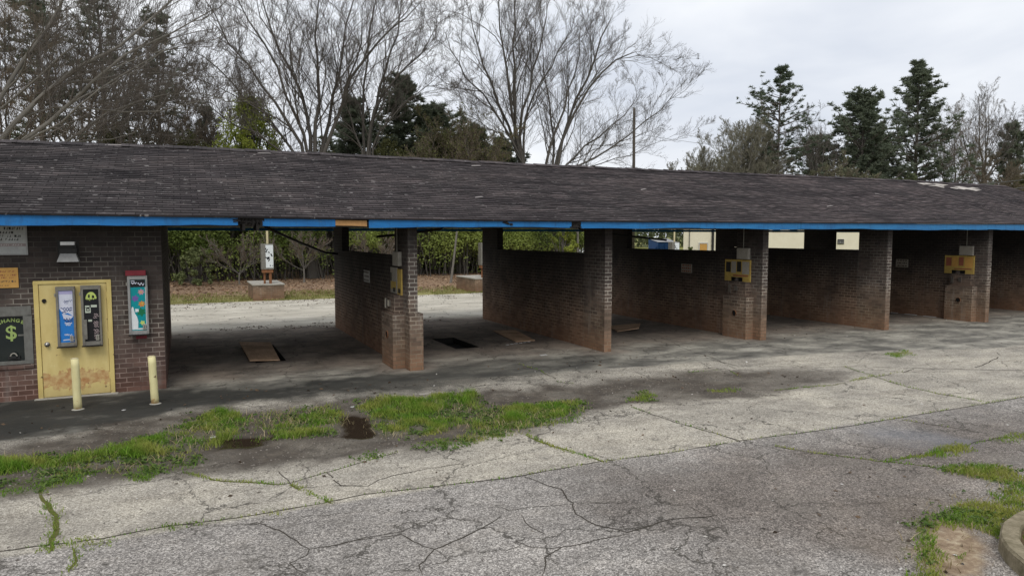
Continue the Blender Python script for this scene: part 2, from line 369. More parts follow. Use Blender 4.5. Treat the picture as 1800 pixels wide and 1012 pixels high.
# ground-plane coordinates (metres) of cracks and of mud, grass, stain outlines
CR= [(0.035, 0.35, [(-1.81, 7.79), (-1.64, 7.78), (-0.8, 7.7), (-0.3, 7.76), (0.56, 7.68), (1.27, 7.69), (1.79, 7.76), (2.58, 7.65), (3.49, 7.54), (4.82, 7.58), (5.95, 7.49), (7.17, 7.5), (8.77, 7.4), (10.41, 7.36), (13.9, 7.39), (14.74, 7.35)]), (0.09, 0.8, [(-1.57, 9.55), (-1.41, 8.87), (-1.29, 8.55), (-1.23, 7.84), (-1.2, 7.58)]), (0.06, 0.7, [(-1.02, 7.57), (-0.96, 7.25), (-1.0, 7.0)]), (0.05, 0.8, [(-0.07, 9.52), (0.24, 9.03), (0.65, 8.75), (1.0, 8.5)]), (0.06, 0.9, [(1.09, 8.46), (1.24, 8.06), (1.41, 7.66)]), (0.03, 0.2, [(1.01, 9.01), (1.09, 8.46)]), (0.03, 0.4, [(1.0, 8.5), (1.61, 8.73), (2.05, 8.91), (2.58, 9.11)]), (0.025, 0.1, [(1.55, 8.69), (1.61, 8.17), (1.89, 8.0), (2.07, 8.17), (2.76, 8.3), (3.24, 8.27)]), (0.02, 0.1, [(1.25, 8.34), (1.62, 8.15), (1.9, 8.07)]), (0.02, 0.2, [(2.16, 8.06), (2.19, 7.71)]), (0.025, 0.2, [(0.57, 7.56), (0.85, 7.01), (1.0, 6.6)]), (0.025, 0.1, [(1.0, 6.6), (1.33, 6.58), (1.86, 6.59), (2.19, 6.74)]), (0.025, 0.1, [(1.0, 6.6), (0.96, 6.48), (0.79, 6.38), (0.9, 6.1)]), (0.06, 0.9, [(4.52, 9.1), (4.59, 8.42), (4.9, 7.54)]), (0.028, 0.2, [(3.71, 7.48), (3.82, 7.11), (3.91, 6.94), (3.82, 6.5), (3.69, 6.22), (3.73, 5.89), (3.91, 5.59), (4.17, 5.62), (4.42, 5.66), (5.02, 5.55)]), (0.018, 0.0, [(3.82, 6.5), (4.11, 6.35), (4.38, 6.24)]), (0.02, 0.0, [(3.02, 6.81), (3.09, 6.6), (3.75, 6.5)]), (0.028, 0.1, [(2.94, 6.5), (2.67, 6.33), (2.06, 6.07), (1.83, 5.83), (1.8, 5.6)]), (0.022, 0.2, [(2.06, 6.07), (1.87, 6.53), (1.68, 6.56), (1.3, 6.6)]), (0.02, 0.0, [(2.06, 6.07), (2.11, 5.81)]), (0.02, 0.0, [(3.16, 6.47), (3.11, 6.12), (3.16, 5.92)]), (0.025, 0.1, [(2.83, 5.89), (2.89, 5.73), (3.05, 5.62), (3.17, 5.59), (3.53, 5.59), (3.89, 5.57)]), (0.026, 0.2, [(3.17, 5.59), (2.92, 5.47), (2.73, 5.17)]), (0.018, 0.0, [(4.26, 5.95), (4.25, 5.7)]), (0.018, 0.0, [(4.69, 6.37), (4.72, 5.83)]), (0.018, 0.0, [(4.91, 5.84), (4.94, 5.59)]), (0.018, 0.0, [(2.19, 6.74), (2.26, 6.58), (2.47, 6.58)]), (0.018, 0.0, [(2.26, 6.58), (2.2, 6.43)]), (0.035, 0.3, [(6.92, 9.84), (7.01, 8.47), (7.19, 7.52)]), (0.04, 0.5, [(13.4, 10.82), (13.06, 9.86), (12.74, 8.9), (12.69, 8.22), (12.84, 7.36)]), (0.05, 0.6, [(13.06, 9.86), (11.55, 9.58), (10.21, 9.76)]), (0.05, 0.3, [(14.56, 9.98), (13.0, 9.76)]), (0.05, 0.2, [(18.52, 10.51), (17.11, 9.86), (15.86, 9.51)]), (0.03, 0.3, [(10.34, 7.28), (10.56, 6.8), (10.77, 6.31)]), (0.035, 0.6, [(7.44, 7.13), (7.69, 6.67), (8.22, 6.02), (8.59, 5.64), (8.7, 5.45)]), (0.08, 0.9, [(8.22, 6.02), (9.02, 5.93), (9.89, 5.97)]), (0.04, 0.2, [(11.42, 13.14), (11.24, 11.84), (13.4, 10.82), (16.69, 8.9)]), (0.025, 0.2, [(7.13, 8.49), (7.15, 7.45)]), (0.03, 0.4, [(9.68, 11.86), (10.8, 11.75), (10.55, 11.04)]), (0.03, 0.4, [(6.94, 14.34), (7.02, 13.4), (6.79, 12.19), (6.99, 11.91)]), (0.03, 0.2, [(12.22, 15.48), (11.61, 13.41), (10.97, 11.53)]), (0.03, 0.3, [(9.89, 5.97), (10.79, 6.01), (11.19, 5.92)])]
PO= {'mud': [(-2.72, 11.46), (-2.39, 11.69), (0.1, 12.76), (2.34, 12.51), (3.49, 12.26), (5.15, 12.1), (6.94, 11.82), (9.49, 11.95), (11.02, 11.58), (12.56, 10.64), (12.9, 10.34), (12.02, 9.9), (10.18, 9.51), (9.08, 9.52), (7.09, 9.89), (5.71, 9.69), (4.47, 9.26), (3.47, 9.25), (2.13, 9.16), (0.95, 9.09), (-0.03, 9.38), (-0.84, 9.48), (-1.64, 9.5), (-2.27, 9.45)], 'grass': [[(-2.51, 11.04), (-2.28, 11.11), (-1.09, 10.96), (-0.25, 11.76), (0.48, 12.58), (0.5, 11.85), (0.29, 10.66), (-0.37, 10.57), (-1.45, 10.64), (-2.16, 10.48), (-2.39, 10.5)], [(0.52, 12.56), (0.89, 12.14), (0.63, 10.91), (0.36, 10.81)], [(1.47, 12.11), (2.24, 12.18), (2.22, 11.03), (1.85, 10.56), (1.28, 10.6), (1.2, 11.33)], [(2.85, 12.22), (4.08, 12.08), (4.85, 12.02), (4.62, 11.06), (4.09, 10.08), (3.63, 9.93), (3.12, 9.76), (2.75, 10.0), (2.62, 10.66)], [(4.88, 10.67), (5.27, 11.03), (5.39, 10.7), (4.91, 9.84), (4.66, 10.03)], [(5.43, 10.68), (5.81, 10.87), (6.18, 10.69), (5.61, 9.99), (5.23, 10.08)], [(3.0, 9.26), (3.44, 9.42), (3.98, 9.42), (4.5, 9.42), (4.37, 9.24), (3.61, 9.18), (3.21, 9.01)], [(-2.31, 10.11), (-2.09, 10.13), (-1.33, 10.16), (-1.24, 9.67), (-1.6, 9.56), (-1.98, 9.54), (-2.19, 9.57)], [(-0.79, 9.75), (-0.55, 9.87), (-0.56, 9.5)], [(2.0, 9.06), (2.37, 9.21), (2.28, 8.93), (2.0, 8.94)], [(7.27, 10.28), (7.88, 10.81), (7.88, 10.49), (7.47, 10.08)], [(9.24, 10.27), (9.79, 10.59), (9.61, 10.21)], [(15.73, 11.64), (16.73, 11.75), (16.44, 11.31), (15.59, 11.08)], [(-0.27, 7.74), (0.07, 7.76), (0.12, 7.67), (-0.19, 7.64)], [(0.33, 7.74), (0.74, 7.74), (0.79, 7.62), (0.37, 7.65)], [(9.18, 5.97), (9.84, 6.0), (9.71, 5.86), (9.1, 5.84)], [(-1.29, 7.7), (-0.9, 7.75), (-0.81, 7.64), (-1.2, 7.58)], [(10.75, 6.03), (11.36, 5.93), (11.07, 5.78), (10.61, 5.91)], [(8.66, 5.42), (8.93, 5.36), (9.32, 5.1), (9.2, 4.84), (9.17, 4.64), (8.22, 4.14), (8.06, 4.3), (7.14, 3.95), (7.14, 4.14), (7.12, 4.41), (6.66, 4.25), (5.8, 3.65), (5.67, 3.71), (6.22, 4.18), (6.96, 4.49), (7.69, 4.65), (8.2, 4.65), (8.78, 4.78), (8.76, 5.05)]], 'weed': [[(-1.89, 11.06), (-0.02, 10.45), (-0.02, 9.67), (-1.12, 9.95), (-1.76, 10.25)], [(1.01, 12.0), (1.66, 12.11), (1.38, 10.72), (0.98, 10.75)], [(4.46, 10.78), (6.46, 10.76), (5.58, 9.64), (3.69, 9.15)], [(7.13, 4.25), (7.15, 4.02), (6.83, 3.96), (6.76, 4.13)], [(6.52, 4.03), (6.61, 3.93), (6.42, 3.76), (6.28, 3.83)]], 'sand': [(6.84, 4.39), (7.12, 4.41), (7.17, 4.16), (7.14, 3.95), (6.33, 3.4), (5.64, 3.61), (6.37, 4.1)], 'wet': [[(2.34, 11.45), (2.56, 11.6), (2.7, 11.2), (2.55, 10.34), (2.34, 10.04), (2.13, 10.23), (2.19, 10.86)], [(0.3, 10.9), (0.53, 11.06), (0.95, 10.86), (0.96, 10.43), (0.71, 10.29), (0.34, 10.46)], [(1.06, 11.21), (1.37, 11.25), (1.29, 10.69), (1.03, 10.62)]], 'dark': [[(-3.58, 15.26), (-0.38, 14.77), (1.52, 14.15), (4.02, 14.53), (9.52, 14.77), (9.14, 13.22), (6.02, 12.73), (3.59, 12.62), (2.19, 12.97), (0.09, 13.02), (-2.46, 12.05), (-2.83, 11.93)]], 'mirror': [(9.17, 7.21), (9.93, 7.2), (10.13, 6.1), (9.79, 5.96), (9.26, 6.36), (8.93, 6.83)]}
# ------------------------------------------------------------------ ground shape
def gh(x, y):
    """height of the lot surface"""
    x = np.asarray(x, float); y = np.asarray(y, float)
    h = (fbm(x * .35, y * .35, 3, 3) - .5) * .035
    sd = poly_sd(x, y, PO['mud'])
    h = h - .045 * sstep(-.25, .9, sd)
    h = h * (1 - .7 * sstep(13.6, 14.6, y) * (1 - sstep(23, 24, y)))
    return h
def gh1(x, y): return float(gh(np.array([x]), np.array([y]))[0])
PITS = [(1.47, 2.15, 17.05, 19.75), (6.38, 7.06, 16.92, 18.92)]
LX0, LX1, LY0, LY1 = -16., 42., -8., 33.2

def lines(segs, extra):
    L = []
    for a, b, d in segs: L += list(np.arange(a, b, d))
    L.append(segs[-1][1])
    L = [v for v in L if all(abs(v - e) > .012 for e in extra)] + list(extra)
    return np.array(sorted(L))
def build_lot():
    ex = [p[k] for p in PITS for k in (0, 1)]; ey = [p[k] for p in PITS for k in (2, 3)]
    xs = lines([(LX0, -4, .5), (-4, 12, .06), (12, 20, .1), (20, LX1, .25)], ex)
    ys = lines([(LY0, 2.5, .5), (2.5, 13.6, .05), (13.6, 24, .12), (24, LY1, .25)], ey)
    X, Y = np.meshgrid(xs, ys); nx, ny = len(xs), len(ys)
    Z = gh(X, Y)
    wob = (fbm(X * 1.7, Y * 1.7, 11, 4) - .5); wob2 = (fbm(X * 5, Y * 5, 23, 3) - .5)
    w = wob * .8 + wob2 * .35
    def m(poly, soft=.25, k=1.0): return sstep(-soft, soft, poly_sd(X, Y, poly) + w * k)
    mud = m(PO['mud'], .35, .9) * (1 - .55 * sstep(10, 17, X + wob * 6)) * (.8 + .2 * sstep(.35, .6, fbm(X * 1.1, Y * 1.6, 13, 4)))
    gr = np.zeros_like(X)
    for p in PO['grass']: gr = np.maximum(gr, m(p, .16, .5))
    for p in PO['weed']: gr = np.maximum(gr, .6 * m(p, .3, 1.0))
    sand = np.maximum(m(PO['sand'], .14, .75), .12 * m([(6.0, 3.2), (6.0, 4.4), (6.7, 4.9), (8.3, 5.2), (9, 4), (7.5, 3)], .6, 1.6))
    wet = np.zeros_like(X)
    for p in PO['wet']: wet = np.maximum(wet, m(p, .09, .55))
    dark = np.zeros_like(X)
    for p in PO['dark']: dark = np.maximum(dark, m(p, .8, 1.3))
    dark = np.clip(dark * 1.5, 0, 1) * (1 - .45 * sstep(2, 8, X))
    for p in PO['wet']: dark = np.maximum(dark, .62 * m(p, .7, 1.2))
    mir = m(PO['mirror'], .4, .8)
    yj = 7.62 + (7.36 - 7.62) * np.clip((X - 2) / 10, 0, 1)
    strip = sstep(-.03, .03, Y - yj + wob2 * .06)
    yap = np.interp(X, [-14, -1.6, .3, 2.6, 4.3, 8, 12, 16, 19], [12.0, 12.0, 13.2, 13.5, 13.4, 12.9, 12.6, 12.0, 11.0])
    apron = sstep(-.05, .1, Y - yap + w * .15)
    rear = sstep(-.4, .5, Y - 23.2 + w * .6)
    nd = np.maximum(m([(4.6, 7.2), (12, 6.9), (12, 5.4), (8.3, 4.6), (6.3, 3.2), (5.2, 4.6), (4.2, 6)], .9, 1.6), .8 * m([(8.5, 7.1), (14, 6.6), (14, 6), (9, 6.2)], .5, 1))
    rear = np.maximum(rear, nd * (Y < 7.6))
    clay = sstep(14.4, 16.5, Y + w * 1.5) * (1 - sstep(22.5, 24.2, Y + w)) * (.62 + .9 * fbm(X * .6, Y * .6, 31, 4) - .1)
    for px in (4.5, 9.7, 14.75, 19.85, 24.8):     # clay washed along the wall feet
        clay = np.maximum(clay, sstep(1.1, .1, np.abs(X - px) + w * .7) * sstep(14.2, 14.9, Y) * (1 - sstep(22.6, 23.4, Y)))
    Z = Z - .02 * wet
    A = np.stack([mud, gr, dark, np.ones_like(X)], -1).reshape(-1, 4)
    B = np.stack([strip, apron, rear, np.ones_like(X)], -1).reshape(-1, 4)
    D = np.stack([wet, sand, np.clip(clay, 0, 1), np.ones_like(X)], -1).reshape(-1, 4)
    E_ = np.stack([mir, mir, mir, np.ones_like(X)], -1).reshape(-1, 4)
    V = np.stack([X, Y, Z], -1).reshape(-1, 3)
    idx = np.arange(nx * ny).reshape(ny, nx)
    F = np.stack([idx[:-1, :-1], idx[:-1, 1:], idx[1:, 1:], idx[1:, :-1]], -1)
    cx = (X[:-1, :-1] + X[1:, 1:]) / 2; cy = (Y[:-1, :-1] + Y[1:, 1:]) / 2
    keep = np.ones(cx.shape, bool)
    for p in PITS: keep &= ~((cx > p[0]) & (cx < p[1]) & (cy > p[2]) & (cy < p[3]))
    F = F[keep]
    fm = np.zeros(len(F), int)
    # crack ribbons, 4 mm proud, as part of the same sheet
    RV = []; RF = []; RA = []
    rr = random.Random(5)
    base = len(V)
    for wd, gg, pts in CR:
        P = []
        for (ax, ay), (bx, by) in zip(pts[:-1], pts[1:]):
            L = math.hypot(bx - ax, by - ay); n = max(2, int(L / .07))
            amp = min(.12, .06 * L)
            o = [0.0] * (n + 1)
            for f in (1, 2, 4, 9, 17):
                ph = rr.random() * 6.28; aa = amp / f * rr.uniform(.3, .9) * (.25 if len(pts) > 12 else 1)
                for i in range(n + 1): o[i] += aa * math.sin(PI * f * i / n) * math.cos(ph) + rr.uniform(-.006, .006) * (f == 1) * (0 < i < n)
            for i in range(n):
                t = i / n; P.append((ax + (bx - ax) * t - (by - ay) / L * o[i], ay + (by - ay) * t + (bx - ax) / L * o[i]))
        P.append(pts[-1])
        P = np.array(P)
        T = np.gradient(P, axis=0); T /= np.linalg.norm(T, axis=1)[:, None] + 1e-9
        Nn = np.stack([-T[:, 1], T[:, 0]], -1)
        s = np.arange(len(P))
        ww = wd * .27 * (.35 + 1.1 * vnoise(s * .35, s * 0. + wd * 77 + len(RV), 9)) * np.clip(np.minimum(s, len(P) - 1 - s) / 6 + .3, 0, 1)
        ww2 = wd * .27 * (.35 + 1.1 * vnoise(s * .41, s * 0. + 9 + len(RV), 19))
        a = P + Nn * ww[:, None]; b = P - Nn * ww2[:, None]
        b0 = base + len(RV)
        za = gh(a[:, 0], a[:, 1]) + .004; zb = gh(b[:, 0], b[:, 1]) + .004
        for i in range(len(P)):
            RV.append((a[i, 0], a[i, 1], za[i])); RV.append((b[i, 0], b[i, 1], zb[i])); RA += [(gg, 0, 0, 1)] * 2
        for i in range(len(P) - 1):
            if vnoise(np.array([i * .23 + len(RV) * .01]), np.array([wd * 50]), 3)[0] < .13: continue
            k = b0 + 2 * i; RF.append((k, k + 1, k + 3, k + 2))
    V = np.concatenate([V, np.array(RV)]); F = np.concatenate([F, np.array(RF)])
    fm = np.concatenate([fm, np.ones(len(RF), int)])
    pad = np.zeros((len(RV), 4)); A = np.concatenate([A, np.array(RA)]); B = np.concatenate([B, pad]); D = np.concatenate([D, pad]); E_ = np.concatenate([E_, pad])
    o = npmesh('pavement', V, F, [M['lot'], M['crack']], smooth=True, attrs={'mask': A, 'zone': B, 'extra': D, 'mirror': E_}, mi=fm)
    struct(o)

def lot_mat():
    a = NT('lot_surface', .92, .25); w = a.coord('World')
    mk = a.sepc(a.attr('mask')); zn = a.sepc(a.attr('zone')); ex = a.sepc(a.attr('extra')); mir = a.sepc(a.attr('mirror'))[0]
    # exposed aggregate
    ag = a.sepc(a.voro(w, 66))[0]; ag2 = a.sepc(a.voro(w, 120))[1]
    agm = a.mix(.45, ag, ag2)
    big = a.noise(w, .55, 6, .6); mid = a.noise(w, 3.2, 5, .65)
    near = a.ramp(agm, [(.08, (.075, .071, .068)), (.4, (.192, .184, .176)), (.66, (.312, .30, .286)), (.92, (.56, .545, .52))])
    near = a.mix(.85, near, a.ramp(big, [(.32, (.82, .78, .735)), (.5, (1.07, 1.025, .97)), (.68, (1.36, 1.31, 1.24))]), 'MULTIPLY')
    near = a.mix(zn[2], near, (.64, .6, .575), 'MULTIPLY')
    near = a.mix(.7, near, a.ramp(a.noise(a.mapv(w, (.8, 1.5, 1)), 1.9, 7, .72), [(.34, (.72, .71, .7)), (.5, (1, 1, 1)), (.68, (1.22, 1.2, 1.17))]), 'MULTIPLY')
    strp = a.ramp(agm, [(.08, (.15, .136, .116)), (.4, (.345, .318, .272)), (.7, (.48, .448, .385)), (.95, (.74, .70, .62))])
    strp = a.mix(.9, strp, a.ramp(big, [(.3, (.58, .57, .56)), (.48, (.9, .89, .87)), (.68, (1.2, 1.18, 1.12))]), 'MULTIPLY')
    strp = a.mix(.7, strp, a.ramp(a.noise(a.mapv(w, (.6, 1.6, 1)), 1.7, 7, .7), [(.32, (.62, .6, .58)), (.5, (1, 1, 1)), (.7, (1.18, 1.17, 1.14))]), 'MULTIPLY')
    c = a.mix(zn[0], near, strp)
    # smooth trowelled apron
    ap = a.ramp(a.noise(a.mapv(w, (.7, 1.3, 1)), 1.1, 8, .66), [(.30, (.055, .053, .047)), (.44, (.17, .16, .137)), (.58, (.33, .31, .26)), (.76, (.5, .475, .41))])
    ap = a.mix(.5, ap, a.ramp(a.noise(w, 30, 3, .6), [(.3, (.75, .75, .75)), (.7, (1.2, 1.2, 1.2))]), 'MULTIPLY')
    c = a.mix(zn[1], c, ap)
    re = a.ramp(a.noise(a.mapv(w, (.5, 1.2, 1)), .9, 7, .65), [(.3, (.33, .305, .25)), (.5, (.50, .465, .39)), (.72, (.66, .62, .53))]
                )
    c = a.mix(a.math('MULTIPLY', zn[2], zn[1]), c, re)
    # mildew stain near the office and piers
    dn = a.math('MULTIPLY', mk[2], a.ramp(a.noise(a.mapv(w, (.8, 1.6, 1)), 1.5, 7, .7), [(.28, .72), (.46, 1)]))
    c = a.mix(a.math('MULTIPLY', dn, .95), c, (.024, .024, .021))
    # clay dust
    c = a.mix(a.math('MULTIPLY', ex[2], .8), c, a.ramp(a.noise(a.mapv(w, (.9, .7, 1)), 1.4, 7, .7), [(.3, (.085, .069, .057)), (.48, (.19, .15, .12)), (.7, (.33, .27, .215))]))
    wetst = a.math('MULTIPLY', a.ramp(a.noise(a.mapv(w, (1, .8, 1)), .9, 6, .68), [(.5, 0), (.64, .4)]), a.math('MULTIPLY', zn[1], a.math('SUBTRACT', 1.0, zn[2], True)))
    c = a.mix(wetst, c, (.045, .042, .038))
    # dirt fines over the aggregate
    ds = a.ramp(a.noise(w, 1.2, 7, .7), [(.52, 0), (.72, .55)])
    c = a.mix(a.math('MULTIPLY', ds, a.math('SUBTRACT', 1.0, zn[1], True)), c, (.19, .17, .145))
    # hairline cracks
    wd_ = a.n('ShaderNodeVectorMath', operation='ADD'); a.l(w, wd_.inputs[0]); nc = a.n('ShaderNodeVectorMath', operation='SCALE'); a.l(a.noise(w, 1.6, 5, .65, 0, True), nc.inputs[0]); nc.inputs['Scale'].default_value = .9; a.l(nc.outputs[0], wd_.inputs[1])
    ed = a.voro(wd_.outputs[0], .62, 'DISTANCE_TO_EDGE', 'Distance')
    hl = a.math('MULTIPLY', a.mrange(ed, .004, .013, 1, 0), a.ramp(a.noise(w, .8, 4, .6), [(.36, .15), (.52, 1)]))
    ed2 = a.voro(wd_.outputs[0], 1.9, 'DISTANCE_TO_EDGE', 'Distance')
    hl = a.math('MAXIMUM', hl, a.math('MULTIPLY', a.mrange(ed2, .006, .016, .7, 0), a.ramp(a.noise(w, .9, 4, .6), [(.50, 0), (.58, 1)])))
    c = a.mix(a.math('MULTIPLY', hl, .78), c, (.045, .04, .032))
    # oil drips and tyre wear
    oil = a.ramp(a.noise(w, 2.4, 5, .55), [(.66, 0), (.72, .5)])
    c = a.mix(oil, c, (.05, .048, .046))
    # mud
    mu = a.ramp(a.noise(w, 4, 8, .7), [(.3, (.034, .027, .021)), (.55, (.072, .058, .045)), (.78, (.14, .117, .09))])
    c = a.mix(a.math('MULTIPLY', mk[0], .93), c, mu)
    # moss / thin ground cover
    gn = a.math('MULTIPLY', mk[1], a.ramp(a.noise(w, 9, 5, .7), [(.42, 0), (.62, 1)]))
    c = a.mix(a.math('MULTIPLY', gn, .55), c, a.mix(a.noise(w, 25, 3), (.045, .058, .012), (.12, .14, .03)))
    # sand
    sa = a.ramp(a.noise(w, 6, 7, .7), [(.34, (.16, .11, .07)), (.5, (.28, .205, .135)), (.68, (.50, .42, .29))])
    c = a.mix(ex[1], c, sa)
    # puddles
    c = a.mix(a.ramp(ex[0], [(.05, 0), (.8, 1)]), c, (.03, .021, .014))
    c = a.mix(a.math('MULTIPLY', mir, .35), c, (.2, .21, .23))
    ro = a.math('SUBTRACT', .93, a.math('MULTIPLY', a.ramp(ex[0], [(.35, 0), (.6, 1)]), .86))
    ro = a.math('SUBTRACT', ro, a.math('MULTIPLY', mir, .5))
    ro = a.math('SUBTRACT', ro, a.math('MULTIPLY', mk[0], .12))
    hb = a.math('ADD', a.math('MULTIPLY', agm, a.math('SUBTRACT', 1.0, zn[1], True)), a.math('MULTIPLY', a.noise(w, 8, 7, .7), .9))
    hb = a.math('MULTIPLY', hb, a.math('SUBTRACT', 1.0, ex[0], True))
    a.bump(hb, .4, .012)
    return a.out(c, ro)
M['lot'] = lot_mat()
def crack_mat():
    a = NT('crack_fill', .95, .1); w = a.coord('World'); g = a.sepc(a.attr('mask'))[0]
    gn = a.ramp(a.math('ADD', g, a.math('MULTIPLY', a.math('SUBTRACT', a.noise(w, 5, 5, .7), .5), .9)), [(.38, 0), (.6, 1)])
    c = a.mix(gn, a.mix(a.math('LESS_THAN', g, -.5), (.062, .054, .044), (.46, .44, .38)), a.mix(a.noise(w, 30, 3), (.06, .066, .016), (.15, .15, .05)))
    a.bump(a.noise(w, 40, 4), .6, .01)
    return a.out(c)
M['crack'] = crack_mat()
build_lot()

def ground_mat():
    a = NT('earth', .95, .15); w = a.coord('World'); s = a.sep(w)
    n = a.noise(w, .25, 6, .65); f = a.noise(w, 3, 7, .7)
    grass = a.mix(f, (.14, .135, .045), (.34, .31, .14))
    field = a.mix(n, (.14, .15, .04), (.27, .26, .085))
    lit = a.ramp(f, [(.3, (.11, .07, .045)), (.48, (.25, .165, .105)), (.64, (.4, .29, .2)), (.8, (.48, .39, .29))])
    yy = a.math('ADD', s[1], a.math('MULTIPLY', a.math('SUBTRACT', n, .5), 9))
    c = a.mix(a.mrange(yy, 35.5, 38.5, 0, 1), grass, lit)
    xx = a.math('ADD', s[0], a.math('MULTIPLY', a.math('SUBTRACT', n, .5), 8))
    c = a.mix(a.mrange(xx, 30, 36, 0, 1), c, field)
    fl = a.mrange(yy, 62, 70, 0, 1)
    c = a.mix(fl, c, field)
    a.bump(f, .6, .05)
    return a.out(c)
M['earth'] = ground_mat()
def build_ground():
    xs = np.array([-900, -200, -60, -30, LX0 - .05, LX0 + .1] + list(np.arange(-12, 40, 4)) + [LX1 - .1, LX1 + .05, 60, 100, 200, 900.])
    ys = np.array([-900, -200, -40, LY0 - .05, LY0 + .1, 0, 10, 20, 30, LY1 - .1, LY1 + .05, 35, 38, 42, 46, 50, 56, 64, 80, 110, 160, 250, 900.])
    X, Y = np.meshgrid(xs, ys)
    Z = (fbm(X * .2, Y * .2, 41, 3) - .5) * .25 * sstep(LY1 + .1, LY1 + 6, Y) - .03
    ins = (X > LX0) & (X < LX1) & (Y > LY0) & (Y < LY1)
    Z[ins] = -.7
    nx, ny = len(xs), len(ys); idx = np.arange(nx * ny).reshape(ny, nx)
    F = np.stack([idx[:-1, :-1], idx[:-1, 1:], idx[1:, 1:], idx[1:, :-1]], -1).reshape(-1, 4)
    struct(npmesh('ground', np.stack([X, Y, Z], -1).reshape(-1, 3), F, M['earth'], smooth=False))
build_ground()
def gz0(x, y):
    return float((fbm(np.array([x * .2]), np.array([y * .2]), 41, 3)[0] - .5) * .25 * float(sstep(LY1 + .1, LY1 + 6, np.array([y]))[0]) - .03)

# pits in the wash-bay floors
for (x0, x1, y0, y1), lb in zip(PITS, ('dark rectangular drain pit half covered by the tilted plywood lid', 'open black rectangular drain pit in the floor of the second bay')):
    r = thing('drain_pit', lb, 'drain pit', ((x0 + x1) / 2, (y0 + y1) / 2, -.45))
    b = MB()
    t = .05
    b.box(x0, x1, y0, y1, -.52, -.45)
    b.box(x0 - t, x0, y0 - t, y1 + t, -.52, -.012); b.box(x1, x1 + t, y0 - t, y1 + t, -.52, -.012)
    b.box(x0, x1, y0 - t, y0, -.52, -.012); b.box(x0, x1, y1, y1 + t, -.52, -.012)
    b.build('pit_lining', M['rot'], r)
    b = MB()
    b.face([(x0, y0, -.16), (x1, y0, -.16), (x1, y1, -.16), (x0, y1, -.16)])
    b.build('sludge', M['dark'], r)

# ------------------------------------------------------------------ the building
M['palestrip'] = weathered('bare_roof_strip', (.5, .46, .42), (.22, .2, .18), 6, .6, .9)
FY = 14.9                    # front face of the office
BX = [4.52, 9.70, 14.77, 19.87, 24.75, 29.85]   # bay walls (centre lines)
building = thing('car_wash_building', 'long low brick self-service car wash with a dark shingle roof and blue fascia', 'building', (11, 18.5, 0))
EAVE_Y, RIDGE_Y, BACK_Y = 14.18, 18.8, 23.4
# office: walls with door and window openings, butted blocks
WX0, WX1, WZ0, WZ1 = -3.6, -2.475, .66, 1.70
DX0, DX1, DZ1 = -2.43, -1.22, 2.14
b = MB(); y0, y1 = FY, FY + .2
b.box(-9, WX0, y0, y1, 0, 3.2); b.box(WX0, WX1, y0, y1, 0, WZ0); b.box(WX0, WX1, y0, y1, WZ1, 3.2)
b.box(WX1, DX0, y0, y1, 0, 3.2); b.box(DX0, DX1, y0, y1, DZ1, 3.2); b.box(DX1, -.36, y0, y1, 0, 3.2)
b.box(-.56, -.36, y1, 22.4, 0, 3.2); b.box(-9, -.36, 22.4, 22.6, 0, 3.2); b.box(-9, -8.8, y1, 22.4, 0, 3.2)
b.build('office_wall', M['brick'], building)
# projecting brick course and sill
MB().box(WX0 - .05, WX1 + .0, FY - .03, FY - .001, WZ0 - .075, WZ0 - .002).build('window_ledge', M['brick'], building)
# window
wf = MB()
fw = .11
wf.box(WX0, WX1, FY - .025, FY + .1, WZ1 - .17, WZ1 - .002); wf.box(WX0, WX1, FY - .025, FY + .1, WZ0 + .002, WZ0 + .06)
wf.box(WX0, WX0 + fw, FY - .025, FY + .1, WZ0 + .06, WZ1 - .17); wf.box(WX1 - .13, WX1, FY - .025, FY + .1, WZ0 + .06, WZ1 - .17)
win = wf.build('window', M['framewood'], building, bevel=.006)
pn = MB(); pn.face([(WX0 + fw, FY + .05, WZ0 + .06), (WX1 - .13, FY + .05, WZ0 + .06), (WX1 - .13, FY + .05, WZ1 - .17), (WX0 + fw, FY + .05, WZ1 - .17)])
pn.build('pane', M['glass'], win)
b = MB()
b.box(-2.86, -2.68, FY - .0, FY + .048, .755, .80); b.box(-2.81, -2.73, FY - .03, FY - .0, .775, .815)
b.build('cash_tray', M['black'], win)
b = MB(); b.tube([(-2.82, FY - .006, .81), (-2.80, FY - .008, .85), (-2.77, FY - .008, .865), (-2.74, FY - .008, .85), (-2.72, FY - .006, .81)], .012, 6)
b.build('speak_hole', M['cream'], win)
# pale bands seen inside the glass
MB().box(-3.4, -3.18, FY + .04, FY + .049, 1.09, 1.13).build('blind', M['framewood'], win); MB().box(-2.70, -2.61, FY + .04, FY + .049, 1.16, 1.19).build('blind', M['framewood'], win)

def glyphs(items, name, mat, parent, yplane, bold=0.0):
    """flat letters facing -Y; items = (text, x, z, size, angle)"""
    vs = []; fs = []
    dg = bpy.context.evaluated_depsgraph_get()
    for tx, x, z, sz, ang in items:
        cu = bpy.data.curves.new('txt', 'FONT'); cu.body = tx; cu.size = sz; cu.align_x = 'CENTER'; cu.align_y = 'CENTER'; cu.offset = bold; cu.resolution_u = 3
        o = bpy.data.objects.new('txt', cu); C.objects.link(o)
        dg.update(); me = bpy.data.meshes.new_from_object(o.evaluated_get(bpy.context.evaluated_depsgraph_get()))
        ca, sa = math.cos(ang), math.sin(ang); b0 = len(vs)
        for v in me.vertices: vs.append((x + v.co.x * ca - v.co.y * sa, yplane, z + v.co.x * sa + v.co.y * ca))
        for p in me.polygons: fs.append(tuple(b0 + i for i in p.vertices))
        bpy.data.objects.remove(o); bpy.data.curves.remove(cu); bpy.data.meshes.remove(me)
    m = MB()
    for f in fs: m.face([vs[i] for i in f])
    return m.build(name, mat, parent)
it = []
